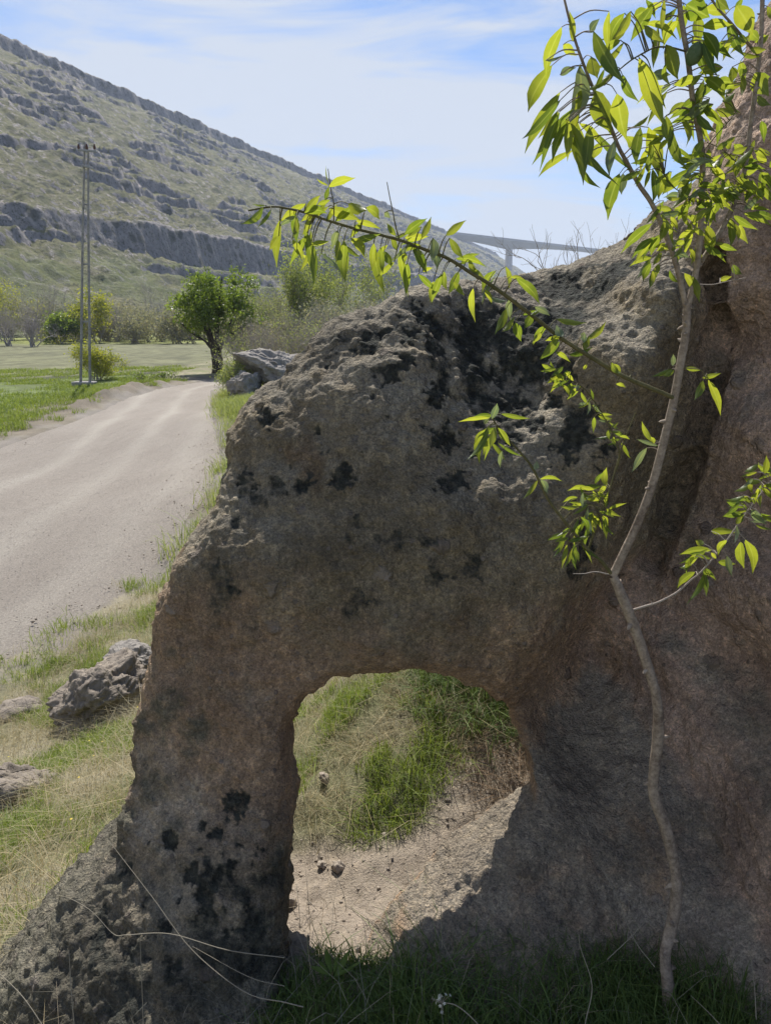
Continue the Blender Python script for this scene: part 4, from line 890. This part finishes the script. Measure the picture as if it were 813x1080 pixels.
x, y = scatter(90000, (-6.5, -1.2, 9, 34), lambda x, y: sstep(-.1, 1.0, road_sd(x, y) + pn(x, y, .8) * .6) * (x > -8 )); n = len(x)
blades('bush_side_grass', x, y, RNG.uniform(.10, .42, n), RNG.uniform(.006, .014, n), .8, M['poplar_leaf'], 'pale tufted grass at the right edge of the road before the bushes')
x, y = scatter(160, (-3.2, .8, 2.2, 5.5), lambda x, y: 0.5 * (1 - dirtmask(x, y))); fl = Acc()
for a, b_ in zip(x, y):
    z0 = float(T(np.array([a]), np.array([b_]))[0]) + RNG.uniform(.05, .1)
    t = np.arange(6) * PI / 3; V = np.vstack([[0, 0, 0.002], np.stack([np.cos(t) * .006, np.sin(t) * .006, 0 * t], -1)]) + [a, b_, z0]
    fl.add(V, np.array([(0, i + 1, (i + 1) % 6 + 1) for i in range(6)]), var=RNG.random()); V, Q = tube([(a, b_, z0 - .1), (a, b_, z0)], [.0006, .0005], 3, 1)
o = fl.build('wildflowers', M['yellow']); set_props(o, 'tiny yellow wildflowers scattered through the grass', 'wildflowers', None, 'stuff')
x, y = scatter(90000, (-26, -11.5, 18, 50), lambda x, y: sstep(-.3, .3, pn(x, y, .35, 91.)) * sstep(1.5, 2.5, road_sd(x, y))); n = len(x)
blades('field_grass', x, y, RNG.uniform(.05, .20, n), RNG.uniform(.01, .03, n), .8, M['grass'], 'short green growth in the field beyond the road')
# foreground stalks and weeds that can be told apart
def stalk(L, r, label, mat='straw_grey', name='dry_stalk', cat='stalk'):
    p = P3(L); V, Q = tube(p, np.linspace(r, r * .5, len(p)), 5, 6); a = Acc(); a.add(V, Q, var=.5); o = a.build(name, M[mat]); return set_props(o, label, cat)
stalk([(320,1062,1.22),(300,1057,1.22),(258,1046,1.24),(203,1002,1.28),(160,945,1.34),(116,888,1.42)], .0012, 'long bent dry stalk running diagonally across the left foot of the arch')
stalk([(300,1010,1.30),(240,1002,1.28),(180,985,1.28),(135,986,1.28),(120,985,1.29),(98,962,1.31),(75,948,1.34),(59,944,1.38)], .0010, 'arched dry stalk with a kink on the sunlit edge of the arch foot')
stalk([(152,1095,1.20),(150,1040,1.22),(148,991,1.24)], .0011, 'short upright dry stalk in front of the middle of the arch foot')
stalk([(80,1095,1.20),(76,1050,1.22),(73,1002,1.25)], .0013, 'pale upright dry stalk at the far left foot of the arch')
stalk([(52,1092,1.20),(25,1052,1.24),(-5,1022,1.3)], .0011, 'leaning dry stalk in the lower left corner')
stalk([(300,1040,1.25),(262,1030,1.25),(203,998,1.3)], .0008, 'fine dry stalk under the long diagonal one')
stalk([(622,1092,1.2),(617,1080,1.2),(624,1040,1.24),(612,1000,1.28),(610,985,1.3)], .0012, 'pale crooked stalk in the shaded grass left of the almond trunk')
stalk([(690,1020,1.3),(668,990,1.33),(652,950,1.38),(640,925,1.42),(625,905,1.46)], .0009, 'thin stalk leaning up to the left beside the almond trunk')
stalk([(640,1012,1.3),(668,985,1.34),(706,942,1.38)], .0009, 'thin straight stalk crossing towards the almond trunk')
stalk([(797,1075,1.25),(795,1040,1.28),(788,987,1.32)], .0012, 'single upright stalk near the lower right corner')
stalk([(760,1082,1.22),(745,1066,1.24),(728,1050,1.28)], .0010, 'short leaning stalk right of the base of the almond trunk')
stalk([(466,1000,1.42),(465,960,1.45),(467,935,1.47)], .0008, 'thin upright stem in front of the slope right of the opening')
stalk([(330,1090,1.2),(420,1030,1.3),(380,1005,1.33),(405,1000,1.38),(412,995,1.4)], .0007, 'hair thin stem curving over the threshold of the arch') if False else None
# white flowering weed
wd_ = empty('white_weed', at_y(500, 1080, 1.2), 'small weed with a tiny white flower head on a curved stem', 'weed'); WB = np.array(wd_.location)
p = P3([(512,1092,1.19),(500,1076,1.19),(482,1061,1.2),(466,1057,1.21)]); V, Q = tube(p - WB, [.0012, .0011, .001, .0008], 6, 6); a = Acc(); a.add(V, Q, var=.5)
fa = Acc(); c0 = p[-1]
for k in range(16):
    dv = RNG.normal(size=3); dv /= np.linalg.norm(dv); e = c0 + dv * RNG.uniform(.012, .024); V, Q = tube([c0 - WB, e - WB], [.0005, .0004], 4, 1); a.add(V, Q, var=.5)
    for j in range(5):
        t = j * 1.257; u = np.cross(dv, [0, .3, 1]); u /= np.linalg.norm(u); v_ = np.cross(dv, u); q = u * math.cos(t) + v_ * math.sin(t); s_ = np.cross(dv, q)
        fa.add(np.array([e, e + q * .002 + s_ * .001, e + q * .0038, e + q * .002 - s_ * .001]) - WB, np.array([[0, 1, 2, 3]]), var=.5)
a.build('stem', M['straw_grey'], wd_); fa.build('flower', M['petal'], wd_)
# broad leaved dark weed at the threshold
wq = empty('broadleaf_weed', at_y(347, 1030, 1.42), 'small broad leaved weed dark against the dirt at the arch threshold', 'weed'); WB = np.array(wq.location); fa = Acc(); a = Acc()
for (x0, y0, x1, y1, ww) in [(350,1026,344,1000,9),(352,1026,356,1008,6),(354,1028,369,1001,9),(346,1028,325,1019,8),(352,1030,372,1022,7),(348,1030,335,1012,6),(356,1030,385,1012,4)]:
    b3, t3 = at_y(x0, y0, 1.42), at_y(x1, y1, 1.42 + RNG.uniform(-.02, .02)); leaf(fa, b3 - WB, t3 - WB, ww / FPX * 1.5, np.array([0, 1, -.4]), RNG.uniform(-.4, .4), .08, .3)
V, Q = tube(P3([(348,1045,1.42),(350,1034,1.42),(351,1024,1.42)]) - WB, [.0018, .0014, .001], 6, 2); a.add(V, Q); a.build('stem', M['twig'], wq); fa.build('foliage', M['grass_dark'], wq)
for lab, L in [('dark seed stem with a small head at the left of the arch threshold', [(350,1040,1.42),(341,1010,1.44),(335,990,1.46),(328,970,1.48)]), ('dark curved stem rising right of the broad leaved weed', [(418,1025,1.42),(410,1000,1.44),(398,980,1.47),(380,965,1.5),(363,955,1.53)])]:
    stalk(L, .0008, lab, 'grass_dark', 'weed_stem', 'weed')

# ------------------------------------------------------------------ bushes and trees
def branches(rs_, h, spread, nst, depth, rad0, up=0.55, lenf=0.68, split=3, wob=0.18, start=None):
    """list of (points, radii) for a woody plant"""
    outp = []
    def grow(p, d, L, r, lv):
        n = 4; pts = [p]; dd = d
        for _ in range(n):
            dd = dd + rs_.normal(size=3) * wob + np.array([0, 0, up * 0.12]); dd /= np.linalg.norm(dd); p = p + dd * L / n; pts.append(p)
        outp.append((np.array(pts), np.linspace(r, r * .6, n + 1), lv))
        if lv >= depth: return
        for k in range(split):
            nd = dd + rs_.normal(size=3) * spread; nd[2] += up * 0.3; nd /= np.linalg.norm(nd)
            i = rs_.integers(2, n + 1) if k else n
            grow(pts[i], nd, L * lenf * rs_.uniform(.75, 1.2), r * .58, lv + 1)
    for k in range(nst):
        d = rs_.normal(size=3) * spread * (0.9 if nst > 1 else .15); d[2] = abs(d[2]) * .3 + 1; d /= np.linalg.norm(d)
        s0 = np.array([rs_.normal() * .08 * h * (nst > 1), rs_.normal() * .08 * h * (nst > 1), -0.1]) if start is None else start
        grow(s0, d, h * 0.42 * rs_.uniform(.8, 1.15), rad0, 0)
    return outp
def woody(rs_, outp, seg=3):
    a = Acc()
    for p, r, lv in outp:
        V, Q = tube(p, r, 7 if lv == 0 else seg, 1); a.add(V, Q)
    return a
def cards(rs_, pts, n, size, jit):
    """n small leaf blades scattered round the given points"""
    c = pts[rs_.integers(0, len(pts), n)] + rs_.normal(size=(n, 3)) * jit
    u = rs_.normal(size=(n, 3)); u /= np.linalg.norm(u, axis=1)[:, None]; v = np.cross(u, rs_.normal(size=(n, 3))); v /= np.linalg.norm(v, axis=1)[:, None]
    s = (size * rs_.uniform(.6, 1.3, n))[:, None]
    V = np.stack([c - u * s, c + v * s * .42, c + u * s, c - v * s * .42], 1).reshape(-1, 3)
    return V, np.arange(n * 4).reshape(n, 4), np.repeat(np.clip(rs_.normal(.5, .3, n), 0, 1), 4)
def make_plant(name, label, cat, loc, h, kind, seed, nst=5, spread=.42, depth=4, rad0=.03, leafm=None, nleaf=0, lsize=.05, bark='grey_bark', group=None, jit=.1, up=.55, split=3, sx=1.0, crown='crown', lenf=.68):
    rs_ = np.random.default_rng(seed); root = empty(name, loc, label, cat, group)
    br = branches(rs_, h, spread, nst, depth, rad0, up, lenf, split)
    P = np.concatenate([p for p, r, lv in br]); k = h / P[:, 2].max()
    br = [(p * np.array([k * sx, k * sx, k]), r, lv) for p, r, lv in br]
    a = woody(rs_, br); a.build('trunk' if nst == 1 else 'stems', M[bark], root)
    if nleaf:
        tips = np.concatenate([p[1:] for p, r, lv in br if lv >= depth - (2 if nst > 1 else 1)]); V, Q, var = cards(rs_, tips, nleaf, lsize, jit)
        c = Acc(); c.add(V, Q, var=var); c.build(crown, M[leafm], root, smooth=False)
    return root
def gp(px, y, z=None):
    x = (px - 406.5) / FPX * y / _c * 0.985 if False else None
    # ground x so that the foot stands in that direction at distance y
    d = ray(px, 400); xx = d[0] / d[1] * y; zz = float(T(np.array([xx]), np.array([y]), False)[0]) if z is None else z
    return (xx, y, zz)
# the round green tree at the bend of the road, with clumped crown
def green_tree():
    loc = gp(228, 43); root = empty('green_tree', loc, 'round dense green tree with a dark forked trunk at the bend of the road', 'tree'); rs_ = np.random.default_rng(5)
    a = Acc()
    limbs = [[(0,0,-.2),(.02,0,.5),(-.05,.05,1.1),(-.25,0,1.9),(-.7,.1,2.9),(-1.1,.1,3.9)], [(0,0,.5),(.15,0,1.2),(.15,.1,2.0),(.35,0,3.1),(.5,0,4.4),(.6,.1,5.1)], [(.25,0,0),(.32,.05,.6),(.30,0,1.2),(.55,.1,2.0),(1.1,.1,3.0),(1.5,0,3.9)], [(.1,0,1.4),(-.1,-.4,2.3),(-.2,-.8,3.4)], [(0,0,1.2),(-.5,.2,1.7),(-1.3,.2,2.2),(-1.8,.2,2.7)], [(.3,0,1.7),(1.0,-.2,2.1),(1.6,-.3,2.5)], [(.1,.1,2),(0,.5,3),(-.2,.7,4.2)]]
    for i, L in enumerate(limbs): V, Q = tube(L, np.linspace([.25,.16,.13,.1,.1,.1,.1][i], .03, len(L)), 8, 4); V = V + fbm(V, 5, 3)[:, None] * .03; a.add(V, Q)
    a.build('trunk', M['dark_bark'], root)
    c = Acc(); cl = []
    for _ in range(120):
        d = rs_.normal(size=3); d /= np.linalg.norm(d); q = d * rs_.random() ** .4 * np.array([2.4, 1.9, 2.0]) * (1 + .22 * math.sin(d[0] * 5 + d[2] * 7)) + np.array([0, 0, 3.65])
        q[0] += .2 * (q[2] - 3.6) * 0
        if q[2] < 2.0 and abs(q[0]) < .9: continue
        cl.append(q)
    for q in cl:
        n = 130; V, Q, var = cards(rs_, q[None] + rs_.normal(size=(40, 3)) * np.array([.26, .26, .2]), n, .085, .06); c.add(V, Q, var=np.clip(var * .6 + rs_.random() * .5, 0, 1))
    c.build('crown', M['tree_leaf'], root, smooth=False)
green_tree()
make_plant('yellow_bush', 'rounded yellow green bush in the field behind the twin posts', 'bush', gp(104, 39.5), 2.15, 0, 8, 9, .55, 4, .03, 'yellow_leaf', 6000, .055, 'grey_bark', None, .10, .35, 3, 1.05, 'foliage', .72)
G1 = 'bushes and small trees behind the arch'
mids = [('poplar', 'tall pale green budding poplar above the boulder behind the arch', 316, 50, 8.3, 'poplar_leaf', 7000, 9, .24, .9, .085),
        ('poplar', 'second pale green poplar just right of the tallest one', 351, 54, 8.2, 'poplar_leaf', 5000, 7, .22, .8, .085),
        ('poplar', 'slim grey green poplar left of the tip of the arch crown', 392, 58, 7.8, 'poplar_leaf', 3000, 7, .24, .9, .085),
        ('poplar', 'hazy green young tree between the green tree and the tall poplar', 283, 58, 5.2, 'poplar_leaf', 6000, 7, .35, 1.0, .05)]
for i, (nm, lab, px, y, h, lm, nl, nst, sp, sx, ls) in enumerate(mids): make_plant(nm, lab, 'tree', gp(px, y), h, 0, 60 + i, nst, sp, 4, .035, lm, nl, ls, 'grey_bark', None, .22, 1.1, 3, sx)
shr = [(262, 36, 3.1, 'bare grey shrub with many fine twigs right of the green tree'), (284, 35, 3.4, 'bare reddish grey shrub above the left end of the boulder'), (312, 36, 3.6, 'bare shrub directly behind the large boulder'),
       (338, 35, 3.6, 'bare shrub behind the right end of the boulder'), (365, 32, 3.3, 'bare shrub touching the sloping left edge of the arch crown'), (395, 34, 3.7, 'bare shrub rising behind the arch crown below the leafy branch'),
       (428, 36, 4.3, 'bare shrub at the highest point of the arch crown'), (455, 40, 4.6, 'bare shrub furthest right behind the arch crown'), (250, 29, 1.5, 'low yellowish shrub at the right edge of the road below the green tree')]
for i, (px, y, h, lab) in enumerate(shr): make_plant('bare_shrub', lab, 'shrub', gp(px, y), h, 0, 80 + i, 8, .5, 5, .022, 'poplar_leaf' if i in (0, 2, 4, 8) else 'straw_grey', 1500 if i != 8 else 3000, .045, 'grey_bark', None, .12, .5, 3, .9, 'foliage', .72)
def mass(name, label, spots, seed, h, nst, spread, depth, rad0, leafm, nleaf, lsize, sx, jit, bark='grey_bark', cat='thicket'):
    rs_ = np.random.default_rng(seed); protos = []
    for k in range(3):
        br = branches(rs_, h, spread, nst, depth, rad0, .5, .72, 3); P = np.concatenate([p for p, r, lv in br]); kk = h / P[:, 2].max()
        br = [(p * np.array([kk * sx, kk * sx, kk]), r, lv) for p, r, lv in br]; a = woody(rs_, br)
        tips = np.concatenate([p[1:] for p, r, lv in br if lv >= depth - 2]); V2, Q2, var = cards(rs_, tips, nleaf, lsize, jit)
        protos.append((np.concatenate(a.V), np.concatenate(a.F[4]), V2, Q2, var))
    A1, A2 = Acc(), Acc()
    for i, (px, y, sc) in enumerate(spots):
        V, Q, V2, Q2, var = protos[i % 3]; t = rs_.random() * 6.28; Rm = np.array([[math.cos(t), math.sin(t), 0], [-math.sin(t), math.cos(t), 0], [0, 0, 1]]) * sc; g = np.array(gp(px, y))
        A1.add(V @ Rm + g, Q); A2.add(V2 @ Rm + g, Q2, var=np.clip(var + rs_.uniform(-.3, .3), 0, 1))
    o = A1.build(name + '_stems', M[bark]); set_props(o, label + ', the bare stems', cat, None, 'stuff')
    o = A2.build(name + '_foliage', M[leafm], None, False); set_props(o, label + ', the sparse buds and leaves', cat, None, 'stuff')
rq = np.random.default_rng(3)
mass('thicket', 'dense grey green thicket filling the ground behind the arch and boulder', [(rq.uniform(236, 480), rq.uniform(36, 66), rq.uniform(.8, 1.5)) for _ in range(60)], 301, 3.0, 7, .5, 5, .028, 'thicket_leaf', 1800, .06, 1.0, .16)
mass('hillfoot_scrub', 'band of grey brown scrub along the foot of the hill', [(rq.uniform(-20, 330), rq.uniform(100, 135), rq.uniform(.6, 1.3)) for _ in range(60)], 302, 5.0, 7, .5, 4, .06, 'thicket_leaf', 1500, .17, 1.1, .35)
# row at the foot of the hill, left
row = [('bare_tree', 'wide olive brown tree at the foot of the hill at the left edge', 18, 112, 11.0, 'yellow_leaf', 3200, .16, 6), ('bare_tree', 'broad bare grey tree at the foot of the hill left of the posts', 52, 108, 9.6, None, 0, 0, 7),
       ('bare_tree', 'pale grey bare bush under the olive brown tree', 14, 92, 5.8, None, 0, 0, 8), ('bare_tree', 'small round grey bare bush left of the posts', 38, 90, 5.0, None, 0, 0, 8),
       ('green_bush', 'small dark green bush left of the posts at the far field edge', 68, 100, 4.0, 'tree_leaf', 2600, .2, 6), ('green_bush', 'bright green bush right of the posts at the far field edge', 106, 104, 7.0, 'yellow_leaf', 3600, .2, 6),
       ('bare_tree', 'grey bare bush right of the bright green bush', 128, 108, 5.6, None, 0, 0, 7), ('bare_tree', 'low brown bare bush halfway between posts and green tree', 146, 104, 4.0, None, 0, 0, 7), ('bare_tree', 'bluish grey bare tree left of the green tree', 164, 116, 9.5, None, 0, 0, 6),
       ('green_bush', 'hazy green bush hidden half behind the green tree', 262, 95, 6.0, 'poplar_leaf', 2500, .2, 6), ('bare_tree', 'far bare tree in the gap left of the tall poplar', 300, 100, 8.0, None, 0, 0, 6)]
for i, (nm, lab, px, y, h, lm, nl, ls, nst) in enumerate(row): make_plant(nm, lab, 'tree' if 'tree' in nm else 'bush', gp(px, y), h, 0, 120 + i, nst, .5, 5 if lm is None else 4, .07, lm, nl, ls, 'grey_bark', None, .3, .45, 3, 1.0, 'crown', .74)
for i, (px, y, h, lab) in enumerate([(150, 37.5, .7, 'low dark tuft shrub on the earth bank beside the road'), (176, 38.5, .55, 'small dark shrub on the earth bank nearest the green tree')]):
    make_plant('low_shrub', lab, 'shrub', gp(px, y), h, 0, 150 + i, 8, .6, 3, .012, 'tree_leaf', 500, .05, 'grey_bark', None, .06, .3, 3, 1.6, 'foliage', .7)
d = ray(652, 258); y_ = 9.0; x_ = d[0] / d[1] * y_
make_plant('bare_shrub', 'leafless twiggy shrub on the skyline above the rock under the almond leaves', 'shrub', (x_ + .05, y_, float(T(np.array([x_]), np.array([y_]))[0])), 2.35, 0, 171, 2, .42, 5, .035, None, 0, 0, 'grey_bark', None, .1, .3, 3, 1.0)
sk = bpy.context.scene.objects[-1]

# ------------------------------------------------------------------ twin posts of the power line
def post_line():
    gx = gp(89, 36); root = empty('utility_pole', gx, 'slender grey twin post power pole standing in the field beside the road', 'utility pole')
    top = at_y(91, 150, 36)[2] - gx[2]
    LEAN = at_y(91, 150, 36)[0] - gx[0]
    for s, x0, x1, hh in ((-1, -.22, -.05, top), (1, .22, .07, top * .97)):
        p = np.array([(x0, 0, -.3), ((x0 * .45 + x1 * .55) + LEAN * .6, 0, top * .6), (x1 + LEAN, 0, hh)]); V, Q = tube(p, [.065, .05, .038], 8, 2); a = Acc(); a.add(V, Q); a.build('post', M['concrete'], root)
    import bmesh
    def box(name, sx, sy, sz, loc, mat, rot=0, par=root):
        bm = bmesh.new(); bmesh.ops.create_cube(bm, size=1); [setattr(v, 'co', Vector((v.co.x * sx, v.co.y * sy, v.co.z * sz))) for v in bm.verts]
        bmesh.ops.bevel(bm, geom=bm.edges[:], offset=min(sx, sy, sz) * .12, segments=1, affect='EDGES')
        me = bpy.data.meshes.new(name); bm.to_mesh(me); bm.free(); me.materials.append(mat); o = bpy.data.objects.new(name, me); COL.objects.link(o); o.parent = par; o.location = loc; o.rotation_euler = (0, rot, 0); return o
    box('footing', 1.0, .6, .3, (0, 0, .08), M['concrete'])
    for z in (.28, .52, .76): box('brace', .34 - .2 * z, .06, .08, (LEAN * z, .08, top * z), M['steel'])
    box('crossarm', .8, .08, .09, (0.05 + LEAN, -.09, top - .35), M['steel'], .08); box('crossarm', .5, .08, .09, (0.1 + LEAN * .92, -.09, top - 1.0), M['steel'], .25)
    for k in (-.30, 0.05, .38): a = Acc(); k += LEAN; V, Q = tube([(k, -.09, top - .3), (k, -.09, top - .2), (k, -.09, top - .08)], [.05, .06, .02], 8, 2); a.add(V, Q); a.build('insulator', M['ceramic'], root)
post_line()

# ------------------------------------------------------------------ far viaduct
def viaduct():
    A = at_y(470, 245.5, 1480); B = at_y(700, 272, 1960); A[2] -= 0; root = empty('viaduct', (0.5 * (A[0] + B[0]), 0.5 * (A[1] + B[1]), 60), 'long pale concrete viaduct crossing the far end of the valley', 'bridge'); O = np.array(root.location)
    n = 140; t = np.linspace(-.25, 1.35, n); d = (B - A); Ls = np.linalg.norm(d[:2]); u = d / Ls; side = np.array([u[1], -u[0], 0])
    pier_t = []
    # pier under the haunch at photo x = 536
    ts = np.linspace(0, 1, 4001); pts = A + ts[:, None] * d
    a_ = pts[:, 0] / (pts[:, 1] * _c - (pts[:, 2] - 1.5) * _s) * FPX + 406.5; t0 = ts[np.argmin(np.abs(a_ - 537))]
    step = 0.62; piers = [t0 + k * step for k in (-1, 0, 1, 2)]
    dep = []
    for q in t:
        m = min(abs(q - p) for p in piers) / (step / 2); dep.append(6.5 + 11 * (1 - min(m, 1)) ** 2)
    dep = np.array(dep); C = A + t[:, None] * d; rows = []
    for c, h in zip(C, dep): rows.append([c + side * 9 + [0, 0, 0], c + side * 9 - [0, 0, 2.2], c + side * 6 - [0, 0, 3.0], c + side * 5.5 - [0, 0, h], c - side * 5.5 - [0, 0, h], c - side * 6 - [0, 0, 3.0], c - side * 9 - [0, 0, 2.2], c - side * 9])
    R8 = np.array(rows); V = R8.reshape(-1, 3) - O; i = np.arange(n - 1)[:, None] * 8; j = np.arange(8)[None]; k = (j + 1) % 8
    mesh_np('deck', V, np.stack([i + j, i + k, i + 8 + k, i + 8 + j], -1).reshape(-1, 4), M['bridge'], root, False)
    for s in (-1, 1):
        rw = []
        for c in C: e = c + side * 8.8 * s; rw.append([e + [0, 0, .02], e + [0, 0, 2.0], e - side * .4 * s + [0, 0, 2.0], e - side * .4 * s + [0, 0, .02]])
        V = np.array(rw).reshape(-1, 3) - O; i = np.arange(n - 1)[:, None] * 4; j = np.arange(4)[None]; k = (j + 1) % 4
        mesh_np('parapet', V, np.stack([i + j, i + k, i + 4 + k, i + 4 + j], -1).reshape(-1, 4), M['bridge'], root, False)
    for p in piers:
        c = A + p * d; hb = c[2] - 22; a = Acc()
        ring = lambda z, wa, wb: np.array([c + u * wa + side * wb, c - u * wa + side * wb, c - u * wa - side * wb, c + u * wa - side * wb]) * [1, 1, 0] + [0, 0, z]
        V = np.concatenate([ring(-5, 5.5, 8), ring((hb + 6) * .6, 4.6, 6.5), ring(hb + 6, 4.2, 5.2)]) - O
        Q = [[r * 4 + j, r * 4 + (j + 1) % 4, r * 4 + 4 + (j + 1) % 4, r * 4 + 4 + j] for r in (0, 1) for j in range(4)]
        mesh_np('pier', V, np.array(Q), M['bridge'], root, False)
viaduct()

# ------------------------------------------------------------------ air
def haze():
    import bmesh
    bm = bmesh.new(); bmesh.ops.create_cube(bm, size=1)
    for v in bm.verts: v.co = Vector((v.co.x * 6400, v.co.y * 6400, -6 + (v.co.z + .5) * 216))
    me = bpy.data.meshes.new('haze'); bm.to_mesh(me); bm.free()
    m = bpy.data.materials.new('air'); m.use_nodes = True; t = m.node_tree; t.nodes.clear(); o_ = t.nodes.new('ShaderNodeOutputMaterial'); v = t.nodes.new('ShaderNodeVolumePrincipled')
    v.inputs['Color'].default_value = (.72, .82, 1.0, 1); v.inputs['Density'].default_value = 0.00022; v.inputs['Anisotropy'].default_value = 0.2
    t.links.new(v.outputs[0], o_.inputs['Volume']); me.materials.append(m); o = bpy.data.objects.new('haze', me); COL.objects.link(o); o['kind'] = 'stuff'
haze()
